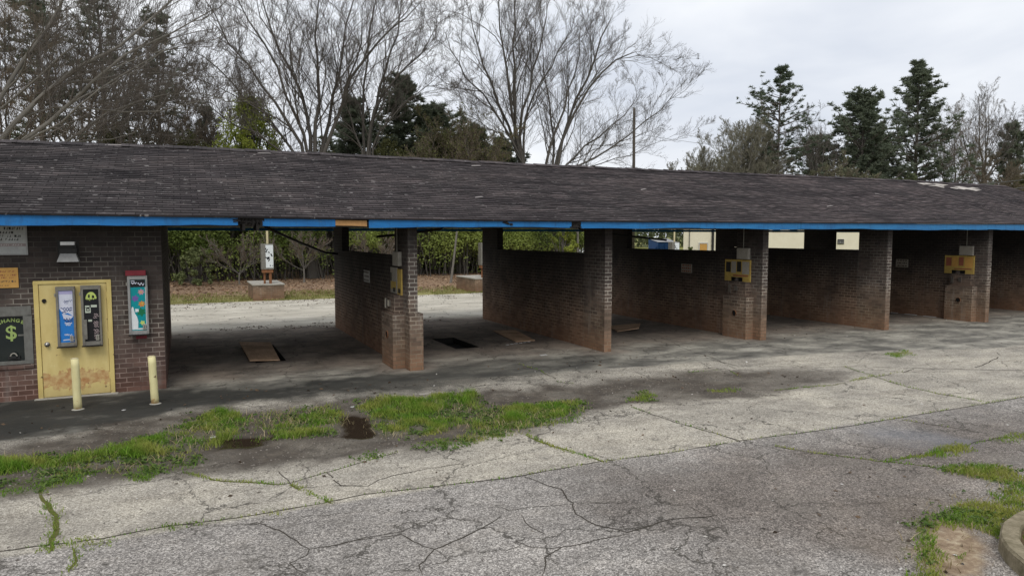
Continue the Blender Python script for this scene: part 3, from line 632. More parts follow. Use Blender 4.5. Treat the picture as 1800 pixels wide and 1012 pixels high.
for i, ch in enumerate('CHANGE'):
    th = (2.5 - i) * .19
    it.append((ch, -2.80 - math.sin(th) * .38, 1.06 + math.cos(th) * .39, .085, th * .7))
for g_ in it: glyphs([g_], 'green_letter', M['neon'], win, FY + .044, .004)
glyphs([('$', -2.80, 1.22, .34, 0)], 'green_dollar_mark', M['neon'], win, FY + .044, .004)

# door
fr = MB()
fr.box(DX0, DX0 + .075, FY - .03, FY + .12, 0, DZ1 - .06); fr.box(DX1 - .075, DX1, FY - .03, FY + .12, 0, DZ1 - .06); fr.box(DX0, DX1, FY - .03, FY + .12, DZ1 - .06, DZ1 - .002)
dr = MB().box(DX0 + .08, DX1 - .08, FY - .012, FY + .04, .02, DZ1 - .065).build('door', M['door'], building, bevel=.004)
fr.build('door_frame', M['doorframe'], dr, bevel=.004)
hb = MB(); hb.tube([(DX0 + .17, FY - .012, .99), (DX0 + .17, FY - .03, .99)], .045, 12); hb.tube([(DX0 + .17, FY - .03, .99), (DX0 + .17, FY - .075, .99)], [.022, .034], 12)
hb.build('handle', M['chrome'], dr, True)
hb = MB(); hb.tube([(DX0 + .155, FY - .012, 1.78), (DX0 + .155, FY - .03, 1.78)], .035, 12); hb.box(DX0 + .135, DX0 + .175, FY - .034, FY - .012, 1.74, 1.745)
hb.build('lock', M['rot'], dr)
for z in (.35, 1.1, 1.85): MB().tube([(DX1 - .078, FY - .02, z - .06), (DX1 - .078, FY - .02, z + .06)], .012, 6).build('hinge', M['doorframe'], dr)
MB().box(DX0 - .05, DX1 + .05, FY - .12, FY - .03, -.03, .018).build('door_sill', M['conc'], building)

# bay walls: front pier, half wall, back pier; full-height ones at the right end
def wall(i, x, front_y, kind):
    t = .105
    b = MB(); xa, xb = x - t, x + t
    H = 3.2
    pf = front_y + 1.02
    if kind == 'half':
        b.box(xa, xb, pf, 21.45 if i != 2 else 21.2, 0, 2.43)
        o = b.build('bay_wall', M['bay_brick'], building)
        # cap course
        MB().box(xa - .012, xb + .012, pf + .002, 21.2 if i == 2 else 21.45, 2.432, 2.49).build('wall_cap', M['bay_brick'], o)
        back = (21.45, 22.75) if i != 2 else (21.2, 22.4)
        if i == 3: back = (20.85, 22.3)
        if i == 3:
            MB().box(xa, xb, 20.85, 21.45, 2.5, H).build('pier', M['bay_brick'], o)
        MB().box(xa - .0, xb + .0, back[0] if i != 3 else 21.45, back[1], 0, H).build('pier', M['bay_brick'], o)
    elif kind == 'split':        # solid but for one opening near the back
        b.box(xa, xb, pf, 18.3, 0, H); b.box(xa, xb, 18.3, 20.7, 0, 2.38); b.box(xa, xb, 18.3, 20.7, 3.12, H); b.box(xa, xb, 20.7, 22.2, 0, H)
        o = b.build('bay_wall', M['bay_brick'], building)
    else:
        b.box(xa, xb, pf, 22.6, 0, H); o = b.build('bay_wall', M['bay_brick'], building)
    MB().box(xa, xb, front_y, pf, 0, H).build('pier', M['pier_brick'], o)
    return o
FYS = [14.62, 14.83, 14.63, 14.58, 14.45, 14.5]
W = []
for i, x in enumerate(BX):
    o = wall(i, x, FYS[i], 'half' if i < 4 else ('split' if i == 4 else 'full')); W.append(o)
# brick coin-box stands on the left of piers one, three and five
METER = []
for i in (0, 2, 4):
    x = BX[i] - .105; y = FYS[i]
    b = MB()
    b.box(x - .27, x, y + .30, y + 1.24, 0, 1.20)
    if i == 0: b.box(x + .21, x + .21 + .10, y - .0, y + .9, 0, 1.25)
    if i == 0: b.box(x, x + .31, y - .07, y - .0, 0, 1.25)
    m = b.build('coin_box_stand', M['pier_brick'], W[i])
    # sloped mortar cap
    c = MB(); c.box(x - .275, x - .0, y + .295, y + 1.245, 1.202, 1.225); c.build('stand_cap', M['bay_brick'], m)
    # upper niche block
    MB().box(x - .2, x - .001, y + .42, y + 1.15, 1.227, 1.62).build('niche_block', M['bay_brick'], m)
    h = MB(); h.tube([(x - .272, y + .76, .72), (x - .285, y + .76, .72)], [.075, .075], 14); h.build('vault_hole_disc', M['dark'], m)  # near-black disc paints in the dark of the round vault hole
    h = MB(); h.tube([(x - .274, y + .76, .72), (x - .292, y + .76, .72)], [.088, .082], 14, cap=False); h.build('vault_ring', M['rust'], m)
    METER.append((x, y))

# roof ------------------------------------------------------------
def ridge_z(x): return np.interp(x, [-9, -3.5, 0, 3.3, 8.9, 15.2, 20.4, 26.7, 30, 34], [4.98, 5.02, 5.07, 5.08, 5.06, 5.09, 5.12, 5.155, 5.13, 5.13])
def eave_z(x): return np.interp(x, [-9, -2.7, 6.4, 16, 25.8, 34], [3.315, 3.315, 3.285, 3.315, 3.35, 3.37])
def roof_half(y_e, y_r):
    xs = np.arange(-9.2, 33.4, .2); n = 36
    V = []; F = []; UV = []
    nx = len(xs)
    slope_len = math.hypot(y_r - y_e, 1.78)
    def pt(x, t):
        s = (fbm(x * .9, x * 0 + t * 3.2, 51, 3) - .5) * .085 * np.sin(PI * np.clip(t, 0, 1)) ** .6
        s = s + .013 * np.sin(x * 2 * PI / .62 + 3.0 * t + 2 * vnoise(x * .3, t * 2 + 0 * x, 5)) * np.clip((x - 2) / 5, 0.15, 1) * np.sin(PI * np.clip(t, 0, 1)) ** .5
        s = s - .05 * np.sin(PI * np.clip(t, 0, 1)) * (vnoise(x * .16, x * 0 + 3, 77))
        z = eave_z(x) + (ridge_z(x) - eave_z(x)) * t + s
        return np.stack([x, np.full_like(x, y_e + (y_r - y_e) * t), z], -1)
    rows = []
    for i in range(n):
        t0, t1 = i / n, (i + 1) / n
        lo = pt(xs, t0); lo[:, 2] += .014; hi = pt(xs, t1); hi[:, 2] += .001
        jag = (vnoise(xs * 3.3, xs * 0 + i * 7.1, 3) - .5) * .012
        lo[:, 1] += jag * (1 if y_r > y_e else -1)
        base = pt(xs, t0); base[:, 2] += .001 if i else -.02
        base[:, 1] = lo[:, 1]
        b0 = len(V) * nx
        V += [base, lo, hi]
        for (r0, r1) in ((0, 1), (1, 2)):
            a = b0 + r0 * nx + np.arange(nx - 1); c = b0 + r1 * nx + np.arange(nx - 1)
            F.append(np.stack([a, a + 1, c + 1, c], -1))
            v0 = (i + (0 if r0 else -.03)) * .14; v1 = (i + (1 if r0 else 0)) * .14
            u0, u1 = xs[:-1], xs[1:]
            UV.append(np.stack([np.stack([u0, np.full_like(u0, v0)], -1), np.stack([u1, np.full_like(u0, v0)], -1), np.stack([u1, np.full_like(u0, v1)], -1), np.stack([u0, np.full_like(u0, v1)], -1)], 1))
    V = np.concatenate(V); F = np.concatenate(F); UV = np.concatenate(UV).reshape(-1, 2)
    return V, F, UV, pt
V1, F1, U1, rpt = roof_half(EAVE_Y - .04, RIDGE_Y)
V2, F2, U2, _ = roof_half(BACK_Y, RIDGE_Y)
roof = npmesh('roof', np.concatenate([V1, V2]), np.concatenate([F1, F2[:, ::-1] + len(V1)]), M['shingle'], building, smooth=False, uv=np.concatenate([U1, U2]))
# ridge cap tabs
b = MB(); rr = random.Random(3)
for x in np.arange(-9, 33, .3):
    z = float(ridge_z(x)); l = .2; d = rr.uniform(-.008, .012)
    for s in (-1, 1):
        b.face([(x, RIDGE_Y, z + .035 + d), (x + .31, RIDGE_Y, z + .03 + d), (x + .31, RIDGE_Y + s * l, z - .055 + d), (x, RIDGE_Y + s * l, z - .05 + d)][::s], [(x, 0), (x + .3, 0), (x + .3, .13), (x, .13)])
b.build('ridge_cap', M['shingle'], roof)
# decking under the shingles and flat ceiling over the bays
b = MB()
b.box(-9, 33, EAVE_Y + .02, BACK_Y - .02, 3.2, 3.225)
b.build('ceiling', M['ceiling'], building)
b = MB()
b.box(-9, 33, BACK_Y - .05, BACK_Y - .02, 3.1, 3.19)
b.build('rear_fascia', M['fascia'], roof)
# blue fascia in separate lengths, a bare repair board, and a rotted gap
def board(x0, x1, z0, z1, mat, name, dz=0, y=EAVE_Y, jag0=False, jag1=False, tilt=0):
    b = MB(); n = max(2, int((x1 - x0) / .25)); r = random.Random(int(x0 * 100))
    xs = [x0 + (x1 - x0) * k / n for k in range(n + 1)]
    def bz(x, k): return z0 + dz + tilt * (x - x0) + (.011 * math.sin(x * 1.1 + 1) + .006 * math.sin(x * 2.9) + r.uniform(-.005, .005))
    lo = [bz(x, k) for k, x in enumerate(xs)]; hi = [float(eave_z(x)) - .02 + dz * .2 + (z1) for x in xs]
    for k in range(n):
        a, c = xs[k], xs[k + 1]
        b.face([(a, y, lo[k]), (c, y, lo[k + 1]), (c, y, hi[k + 1]), (a, y, hi[k])], None)
        b.face([(a, y + .028, lo[k]), (a, y + .028, hi[k]), (c, y + .028, hi[k + 1]), (c, y + .028, lo[k + 1])], None)
        b.face([(a, y, lo[k]), (a, y + .028, lo[k]), (c, y + .028, lo[k + 1]), (c, y, lo[k + 1])], None)
    for k, s in ((0, 1), (n, -1)):
        b.face([(xs[k], y, lo[k]), (xs[k], y, hi[k]), (xs[k], y + .028, hi[k]), (xs[k], y + .028, lo[k])][::s], None)
    return b.build(name, mat, roof)
board(-9.1, .97, 3.13, 0, M['fascia'], 'fascia_board')
board(1.40, 2.79, 3.125, -.01, M['fascia'], 'fascia_board', .006)
o = board(2.795, 3.43, 3.15, -.02, M['rawwood'], 'repair_board', .004, EAVE_Y + .012); o['label'] = 'bare unpainted wood repair board'
board(3.47, 8.24, 3.125, -.0, M['fascia'], 'fascia_board', -.004, EAVE_Y, tilt=.004)
board(8.5, 15.6, 3.13, 0, M['fascia'], 'fascia_board', 0)
board(15.61, 24.1, 3.135, 0, M['fascia'], 'fascia_board', -.004)
board(24.11, 33.2, 3.145, 0, M['fascia'], 'fascia_board', 0)
# rafter tails and torn edge behind the gap, splintered bits of fascia
b = MB()
for x in (1.05, 1.3): b.box(x, x + .05, EAVE_Y + .03, EAVE_Y + .6, 3.05, 3.18)
b.box(.98, 1.4, EAVE_Y + .05, EAVE_Y + .09, 3.16, 3.27)
r = random.Random(8)
for k in range(16):
    x = .95 + k * .03; l = r.uniform(.05, .19)
    b.face([(x, EAVE_Y - .012 + r.uniform(0, .03), 3.30), (x, EAVE_Y + r.uniform(-.02, .05), 3.29 - l), (x + .04, EAVE_Y + r.uniform(-.02, .05), 3.29 - l * r.uniform(.5, 1)), (x + .045, EAVE_Y - .01, 3.30)])
o = b.build('rotted_gap', M['rot'], roof)
r = random.Random(18)
for (xa, xb, nn) in ((6.42, 6.66, 5), (8.2, 8.52, 7), (.86, 1.0, 4)):
    for k in range(nn):
        x = r.uniform(xa, xb); z = r.uniform(3.15, 3.27); w_ = r.uniform(.05, .14)
        MB().face([(x, EAVE_Y - .006, z), (x + w_, EAVE_Y - r.uniform(.008, .05), z + r.uniform(-.03, .03)), (x + w_ * .9, EAVE_Y - .012, z + .035), (x, EAVE_Y - .007, z + .022)]).build('splinter', M['rot'], roof)
MB().box(8.24, 8.5, EAVE_Y + .006, EAVE_Y + .03, 3.2, 3.29).build('split_fascia_end', M['rot'], roof); MB().box(8.2, 8.5, EAVE_Y - .02, EAVE_Y - .002, 3.135, 3.16).build('split_fascia_end', M['rot'], roof)
# dark drip edge shadow board under the shingles
# torn patch of shingles near the far end of the ridge, loose tabs elsewhere
def on_roof(x, t, lift=.03):
    p = rpt(np.array([x]), np.array([t]))[0]; return Vector((p[0], p[1], p[2] + lift))
b = MB(); r = random.Random(21)
for k in range(15):
    x = 26.6 + k * .2 + r.uniform(-.1, .1); t = .90 - .004 * k + r.uniform(-.06, .05); l = r.uniform(.2, .6); w_ = r.uniform(.015, .03)
    a0 = on_roof(x, t, .04); a1 = on_roof(x + r.uniform(.2, .5), t - w_, .03); a2 = on_roof(x + l + .3, t - w_ * .7, .05); a3 = on_roof(x + l, t + .012, .045)
    MB().face([a0, a1, a2, a3]).build('torn_strip', M['palestrip'], roof)
b = MB()
for (x, t, l) in ((-1.55, .975, .4), (1.75, .93, .35), (2.9, .975, .3), (7.4, .90, .3), (6.4, .32, .22), (12.0, .55, .2), (18.2, .3, .25), (22.2, .6, .25)):
    a0 = on_roof(x, t, .02); a1 = on_roof(x + l, t - .004, .035); a2 = on_roof(x + l * .9, t + .012, .035); a3 = on_roof(x + .05, t + .014, .025)
    MB().face([a0, a1, a2, a3]).build('loose_shingle', M['greywood'], roof)
# ------------------------------------------------------------------ things on and before the office wall
def vend(name, label, x0, x1, z0, z1, y, dep=.11, case='oldmetal', coin=True):
    t = thing(name, label, 'vending box', ((x0 + x1) / 2, y, z0))
    b = MB(); fw = .032
    yf = y - dep
    b.box(x0, x1, yf + .02, y - .002, z0, z1)
    b.box(x0, x0 + fw * 1.3, yf, yf + .02, z0, z1); b.box(x1 - fw, x1, yf, yf + .02, z0, z1)
    b.box(x0 + fw * 1.3, x1 - fw, yf, yf + .02, z1 - .07, z1); b.box(x0 + fw * 1.3, x1 - fw, yf, yf + .02, z0, z0 + .07)
    b.build('case', M[case], t, bevel=.004)
    c = MB(); c.box(x0 - .01, x1 + .01, yf - .05, yf + .0, z0 - .022, z0 - .002); c.build('tray', M['rot'], t)
    c = MB(); c.tube([(x0 - .015, yf + .05, z1 - .12), (x0 - .015, yf + .05, z1 - .18)], .014, 8); c.build('lock', M['chrome'], t)
    if coin:
        m_ = MB(); m_.box(x1 - .10, x1 - .045, yf - .012, yf + .0, z0 + .085, z0 + .19); s_ = m_.build('coin_plate', M['chrome'], t, bevel=.003)
        MB().box(x1 - .076, x1 - .07, yf - .0135, yf - .0125, z0 + .11, z0 + .17).build('slot', M['dark'], s_)
    for zz in (z0 + .03, z1 - .03):
        for xx in (x0 + .02, x1 - .016): MB().tube([(xx, yf + .001, zz), (xx, yf - .004, zz)], .006, 6).build('screw', M['rust'], t)
    return t, (x0 + fw * 1.3, x1 - fw, z0 + .07, z1 - .07, yf + .017)
def flat(name, mat, parent, pts, y):
    b = MB(); b.face([(p[0], y, p[1]) for p in pts]); return b.build(name, M[mat], parent)
def multi(name, mat, parent, polys, y):
    b = MB()
    for p in polys: b.face([(q[0], y, q[1]) for q in p])
    return b.build(name, M[mat], parent)
def multis(name, mat, parent, polys, y):
    for p in polys: multi(name, mat, parent, [p], y)
def fr_pts(R, pts):
    x0, x1, z0, z1, _ = R; return [(x0 + (x1 - x0) * u, z0 + (z1 - z0) * v) for u, v in pts]
def squig(R, u0, v0, length, amp, thick, rnd, n=14):
    P = []
    for k in range(n):
        P.append((u0 + length * k / (n - 1), v0 + amp * math.sin(k * 1.7 + rnd.random()) * rnd.uniform(.4, 1)))
    quads = []
    for k in range(n - 1):
        (a, b), (c, d) = P[k], P[k + 1]
        quads.append(fr_pts(R, [(a, b - thick), (c, d - thick), (c, d + thick), (a, b + thick)]))
    return quads
def star(R, cu, cv, r, n=6, ir=.55, ph=0.):
    x0, x1, z0, z1, _ = R
    cx = x0 + (x1 - x0) * cu; cz = z0 + (z1 - z0) * cv; out = []
    for k in range(n * 2):
        a0 = PI * k / n + ph; a1 = PI * (k + 1) / n + ph
        ra, rb = (r, r * ir) if k % 2 == 0 else (r * ir, r)
        out.append([(cx, cz), (cx + ra * math.cos(a0), cz + ra * math.sin(a0)), (cx + rb * math.cos(a1), cz + rb * math.sin(a1))])
    return out
DY = FY - .014
# left box on the door: white and blue panel with dark scrawl
r = random.Random(1)
t, R = vend('vending_box', 'metal vending box with blue and white panel on the yellow door, left of the pair', -2.085, -1.79, .95, 2.03, DY)
y = R[4]
p = flat('panel', 'p_blue', t, fr_pts(R, [(0, 0), (1, 0), (1, 1), (0, 1)]), y)
multis('white_area', 'p_white', p, [fr_pts(R, [(.02, .98), (.02, .66), (.16, .60), (.34, .55), (.6, .57), (.98, .50), (.98, .98)][::-1]), fr_pts(R, [(.2, .56), (.32, .44), (.7, .43), (.98, .50)]), fr_pts(R, [(.2, .035), (.98, .045), (.98, .065), (.2, .055)])], y - .001)
flat('header', 'p_lav', p, fr_pts(R, [(.02, .93), (.98, .93), (.98, .995), (.02, .995)]), y - .002)
for (u, v, l, a, th) in ((.4, .80, .55, .025, .006), (.36, .77, .3, .04, .007), (.12, .66, .8, .02, .008), (.3, .62, .6, .02, .01), (.2, .585, .3, .015, .008), (.3, .44, .65, .03, .012), (.42, .40, .5, .02, .01)): multi('scrawl', 'p_ink', p, squig(R, u, v, l, a, th, r), y - .003)
for (u, v, l, a, th) in ((.36, .37, .5, .02, .012), (.42, .335, .35, .015, .01), (.3, .14, .55, .012, .006), (.3, .155, .3, .01, .005)): multi('lettering', 'p_white', p, squig(R, u, v, l, a, th, r), y - .002)
# right box on the door: black panel, lime half disc, pale stickers
t, R = vend('vending_box', 'metal vending box with black panel and lime half disc on the yellow door', -1.70, -1.385, .945, 2.04, DY)
y = R[4]
p = flat('panel', 'p_black', t, fr_pts(R, [(0, 0), (1, 0), (1, 1), (0, 1)]), y)
arc = [(.5 + .36 * math.cos(a), .82 + .13 * math.sin(a)) for a in [PI * k / 14 for k in range(15)]]
multi('lime_disc', 'p_lime', p, [fr_pts(R, arc + [(.2, .80), (.4, .785), (.62, .80)])], y - .001)
multi('face_marks', 'p_black', p, [fr_pts(R, [(.3, .84), (.42, .84), (.42, .90), (.32, .90)]), fr_pts(R, [(.55, .83), (.72, .83), (.7, .88), (.57, .89)])] + squig(R, .2, .80, .6, .02, .008, r), y - .002)
q = [fr_pts(R, s) for s in ([(.08, .66), (.38, .66), (.38, .69), (.08, .69)], [(.46, .655), (.86, .655), (.86, .70), (.46, .70)], [(.08, .55), (.44, .55), (.44, .58), (.08, .58)], [(.08, .58), (.16, .58), (.16, .65), (.08, .65)], [(.37, .58), (.44, .58), (.44, .65), (.37, .65)], [(.22, .59), (.31, .59), (.31, .63), (.22, .63)], [(.25, .38), (.5, .38), (.5, .42), (.25, .42)])]
multis('sticker', 'p_pale', p, q, y - .001)
q = []
for v in (.52, .485, .45, .37, .34, .31, .28, .22, .19, .16, .12, .09, .05): q += squig(R, .6 + r.uniform(-.04, .05), v, r.uniform(.25, .36), .012, .009, r, 8)
multi('lettering', 'p_greyink', p, q, y - .001)
c = MB(); c.box(-1.665, -1.615, DY - .15, DY - .09, 1.06, 1.42); c.build('coin_slide', M['oldmetal'], t, bevel=.004)
# box on the brick wall: teal panel with coloured shapes, red top
t, R = vend('vending_box', 'vending box with teal panel of coloured shapes and red top on dark brick', -.945, -.615, 1.10, 2.20, FY, .13, 'greymetal')
y = R[4]
c = MB(); c.box(-.97, -.635, FY - .15, FY - .002, 2.203, 2.30); c.build('red_top', M['red'], t, bevel=.006)
c = MB(); c.box(-.84, -.66, FY - .02, FY - .002, 1.0, 1.09); c.build('red_bracket', M['red'], t)
p = flat('panel', 'p_teal', t, fr_pts(R, [(0, 0), (1, 0), (1, 1), (0, 1)]), y)
flat('header', 'p_black', p, fr_pts(R, [(.02, .85), (.98, .85), (.98, .995), (.02, .995)]), y - .001)
q = squig(R, .08, .93, .35, .02, .012, r, 9) + squig(R, .5, .91, .42, .025, .012, r, 9) + [fr_pts(R, [(.06, .965), (.3, .965), (.3, .98), (.06, .98)])]
multi('lettering', 'p_white', p, q, y - .002)
for (cu, cv, rad, n, ml) in ((.7, .755, .062, 7, 'p_pink'), (.3, .63, .07, 6, 'p_purple'), (.72, .52, .066, 7, 'p_orange'), (.66, .36, .09, 6, 'p_green'), (.72, .15, .05, 5, 'p_lime')):
    multi('shape', ml, p, star(R, cu, cv, rad, n, .6, cu), y - .0015)
multi('shape', 'p_yellow', p, star(R, .74, .53, .03, 5, .5) + star(R, .7, .75, .022, 5, .5), y - .0025)
multi('white_figure', 'p_light', p, [fr_pts(R, [(.0, .02), (.42, .02), (.45, .18), (.38, .27), (.26, .33), (.16, .46), (.08, .47), (.0, .40)]), fr_pts(R, [(.42, .02), (1, .02), (1, .045), (.42, .045)]), fr_pts(R, [(.8, .045), (1, .045), (.98, .1), (.86, .12)]), fr_pts(R, [(.28, .36), (.5, .37), (.5, .42), (.28, .43)]), fr_pts(R, [(.96, .05), (1, .05), (1, .85), (.96, .85)])], y - .003)

# wall light
t = thing('wall_light', 'box-shaped wall lamp with bright top lens above the yellow door', 'wall lamp', (-1.86, FY, 2.66))
MB().box(-2.03, -1.70, FY - .025, FY - .002, 2.47, 2.86).build('back_plate', M['black'], t)
b = MB(); b.box(-1.99, -1.72, FY - .16, FY - .026, 2.63, 2.72); b.box(-1.98, -1.73, FY - .11, FY - .026, 2.72, 2.775); b.build('housing', M['black'], t, bevel=.006)
MB().box(-1.975, -1.755, FY - .13, FY - .027, 2.778, 2.84).build('lens', M['lens'], t, bevel=.008)
b = MB()
yy0, yy1 = FY - .03, FY - .2
b.face([(-2.03, yy1, 2.48), (-1.69, yy1, 2.48), (-1.74, yy1 + .05, 2.628), (-1.98, yy1 + .05, 2.628)]); b.face([(-2.03, yy0, 2.48), (-2.03, yy1, 2.48), (-1.98, yy1 + .05, 2.628), (-1.98, yy0, 2.628)]); b.face([(-1.69, yy1, 2.48), (-1.69, yy0, 2.48), (-1.74, yy0, 2.628), (-1.74, yy1 + .05, 2.628)]); b.face([(-1.98, yy1 + .05, 2.628), (-1.74, yy1 + .05, 2.628), (-1.74, yy0, 2.628), (-1.98, yy0, 2.628)])
b.build('hood', M['greymetal'], t)
# signs
def textbars(R, rows, rnd):
    q = []
    for v, h, u0, u1 in rows:
        u = u0
        while u < u1:
            l = rnd.uniform(.012, .032)
            s = rnd.random()
            if s < .3: q.append(fr_pts(R, [(u, v), (u + l, v), (u + l, v + h), (u, v + h)]))
            elif s < .6: q += [fr_pts(R, [(u, v), (u + l * .35, v), (u + l * .35, v + h), (u, v + h)]), fr_pts(R, [(u + l * .35, v + h * .7), (u + l, v + h * .7), (u + l, v + h), (u + l * .35, v + h)])]
            else: q += [fr_pts(R, [(u, v), (u + l, v), (u + l, v + h * .3), (u, v + h * .3)]), fr_pts(R, [(u + l * .6, v + h * .3), (u + l, v + h * .3), (u + l, v + h), (u + l * .6, v + h)])]
            u += l + rnd.uniform(.008, .02)
            if rnd.random() < .2: u += .03
    return q
r = random.Random(4)
t = thing('notice_sign', 'grey-framed white notice with black text high on the brick wall', 'sign', (-3.0, FY, 2.62))
x0, x1, z0, z1 = -3.55, -2.50, 2.63, 3.11
MB().box(x0, x1, FY - .02, FY - .002, z0, z1).build('plate', M['signwhite'], t)
b = MB(); w_ = .022
b.box(x0 - w_, x1 + w_, FY - .032, FY - .003, z0 - w_, z0); b.box(x0 - w_, x1 + w_, FY - .032, FY - .003, z1, z1 + w_); b.box(x0 - w_, x0, FY - .032, FY - .003, z0, z1); b.box(x1, x1 + w_, FY - .032, FY - .003, z0, z1)
b.build('frame', M['greymetal'], t)
R = (x0, x1, z0, z1, 0)
multi('lettering', 'black', t, textbars(R, [(.88, .1, .03, .97)], r) + textbars(R, [(.74, .08, .05, .84), (.61, .08, .05, .92), (.49, .08, .05, .9)], r), FY - .0215)
multi('stripe', 'p_greyink', t, [fr_pts(R, [(.0, .27), (1, .27), (1, .38), (.0, .38)])], FY - .0208)
multi('lettering', 'white', t, textbars(R, [(.30, .05, .04, .94)], r), FY - .0222)
t = thing('price_sign', 'small orange-yellow sign with faded lines on the brick above the window', 'sign', (-3.0, FY, 2.02))
x0, x1, z0, z1 = -3.4, -2.64, 2.03, 2.385
MB().box(x0, x1, FY - .022, FY - .002, z0, z1).build('board', M['orange_sign'], t, bevel=.004)
R = (x0, x1, z0, z1, 0)
multi('lettering', 'inkred', t, textbars(R, [(.78, .08, .05, .93), (.6, .08, .05, .95), (.48, .06, .1, .9)], r), FY - .0235)
multi('lettering', 'ink', t, textbars(R, [(.28, .09, .05, .95), (.1, .05, .1, .8)], r), FY - .0235)

# bollards
def bollard(x, y, h, lean, label):
    z = gh1(x, y)
    t = thing('bollard', label, 'bollard', (x, y, z), 'pale yellow bollards before the office')
    b = MB(); n = 7
    rr = random.Random(int(x * 100))
    b.tube([(x + lean * k / n + rr.uniform(-.003, .003), y, z - .02 + h * k / n) for k in range(n + 1)], [.063 * (1 + rr.uniform(-.03, .03)) for k in range(n)] + [.06], 20)
    b.build('post', M['bollard'], t, True)
    c = MB(); c.tube([(x + lean, y, z - .02 + h), (x + lean, y, z - .02 + h + .012)], [.06, .045], 20); c.build('cap', M['palepole'], t, True)
    c = MB(); c.tube([(x, y, z - .01), (x, y, z + .012)], [.12, .07], 14); c.build('footing', M['conc'], t)
bollard(-1.69, 13.72, .89, -.015, 'cream-yellow pipe bollard standing before the yellow door')
bollard(-.515, 13.62, .86, -.03, 'cream-yellow pipe bollard below the red-topped vending box')

# control panels on the coin-box stands, blank white boxes above them
LBL = ['two narrow dull yellow instruction plates on the first brick pier', 'yellow control panel with dark openings on the second coin-box pier', 'brighter yellow control panel with red labels on the farthest coin-box pier']
LBW = ['grey-white box above the narrow plates on the first pier', 'grey-white box above the panel on the middle coin-box pier', 'white box above the red-labelled panel on the farthest pier']
for k, (x, y) in enumerate(METER):
    xf = x - .012
    t = thing('control_panel', LBL[k], 'control panel', (xf, y + .8, 1.62))
    b = MB()
    def yz(name, mat, rects, off, parent):
        for (ya, yb, za, zb) in rects: MB().face([(xf - off, yb, za), (xf - off, ya, za), (xf - off, ya, zb), (xf - off, yb, zb)]).build(name, M[mat], parent)
    if k == 0:
        MB().box(x - .03, x - .001, y + .80, y + 1.32, 1.63, 2.22).build('plate', M['cream'], t, bevel=.003)
        MB().box(x - .03, x - .001, y + .42, y + .74, 1.62, 2.2).build('plate', M['yellowplate'], t, bevel=.003)
        yz('label', 'yellowplate', [(y + .84, y + 1.28, 1.72, 1.9)], .0195, t); yz('label', 'black', [(y + .9, y + 1.1, 1.66, 1.76), (y + .5, y + .68, 1.66, 1.76), (y + 1.2, y + 1.3, 1.9, 2.1)], .0200, t)
    else:
        b.box(x - .035, x - .001, y + .42, y + 1.45, 1.74, 2.25); b.box(x - .035, x - .001, y + .42, y + .72, 1.58, 1.739); b.box(x - .035, x - .001, y + 1.2, y + 1.45, 1.62, 1.739)
        b.build('plate', M['yellowplate'], t, bevel=.003)
        yz('opening', 'dark', [(y + .73, y + .9, 1.62, 1.735), (y + 1.05, y + 1.19, 1.6, 1.735)], .005, t)
        yz('label', 'black' if k == 1 else 'inkred', [(y + .78, y + .95, 1.9, 2.2), (y + 1.2, y + 1.4, 1.88, 2.18)], .0245, t)
        yz('label', 'cream' if k == 1 else 'orange_sign', [(y + .98, y + 1.18, 1.86, 2.2), (y + .46, y + .74, 1.84, 2.2)], .0246, t)
        yz('label', 'inkred', [(y + .5, y + 1.1, 1.77, 1.81)], .0247, t)
    MB().box(x - .24, x - .2, y + .72, y + .82, 1.36, 1.5).build('coin_slot', M['chrome'], t); MB().box(x - .235, x - .2, y + 1.0, y + 1.08, 1.3, 1.52).build('coin_slot', M['chrome'], t)
    t = thing('junction_box', LBW[k], 'box', (xf, y + .7, 2.28))
    MB().box(x - .09, x - .001, y + .46, y + .92, 2.27, 2.59).build('cover', M['cream'], t, bevel=.012)
    m = MB(); m.tube([(x - .04, y + .7, 2.59), (x - .04, y + .7, 3.2)], .015, 8); m.build('conduit', M['oldmetal'], t)
# small notices on the bay walls
def bay_notice(x, ya, yb, za, zb, mat, label, red=False):
    t = thing('bay_notice', label, 'sign', (x - .11, (ya + yb) / 2, za))
    MB().box(x - .118, x - .106, ya, yb, za, zb).build('plate', M[mat], t)
    m = MB(); rr = random.Random(int(x))
    n = 3
    for i in range(n):
        z = za + (zb - za) * (i + .3) / n; u = ya + .05
        while u < yb - .08:
            l = rr.uniform(.03, .09); m.face([(x - .1195, u + l, z), (x - .1195, u, z), (x - .1195, u, z + .045), (x - .1195, u + l, z + .045)]); u += l + .03
    m.build('lettering', M['inkred' if red else 'ink'], t)
bay_notice(BX[0], 18.05, 18.66, 1.72, 2.03, 'white', 'small white notice on the dark wall of the first bay')
bay_notice(BX[2], 17.6, 18.12, 1.76, 2.04, 'cream', 'small red-lettered notice on the dark wall of the third bay', True)
bay_notice(BX[4], 17.3, 17.8, 1.76, 2.06, 'cream', 'small pale notice on the black wall of the fifth bay')

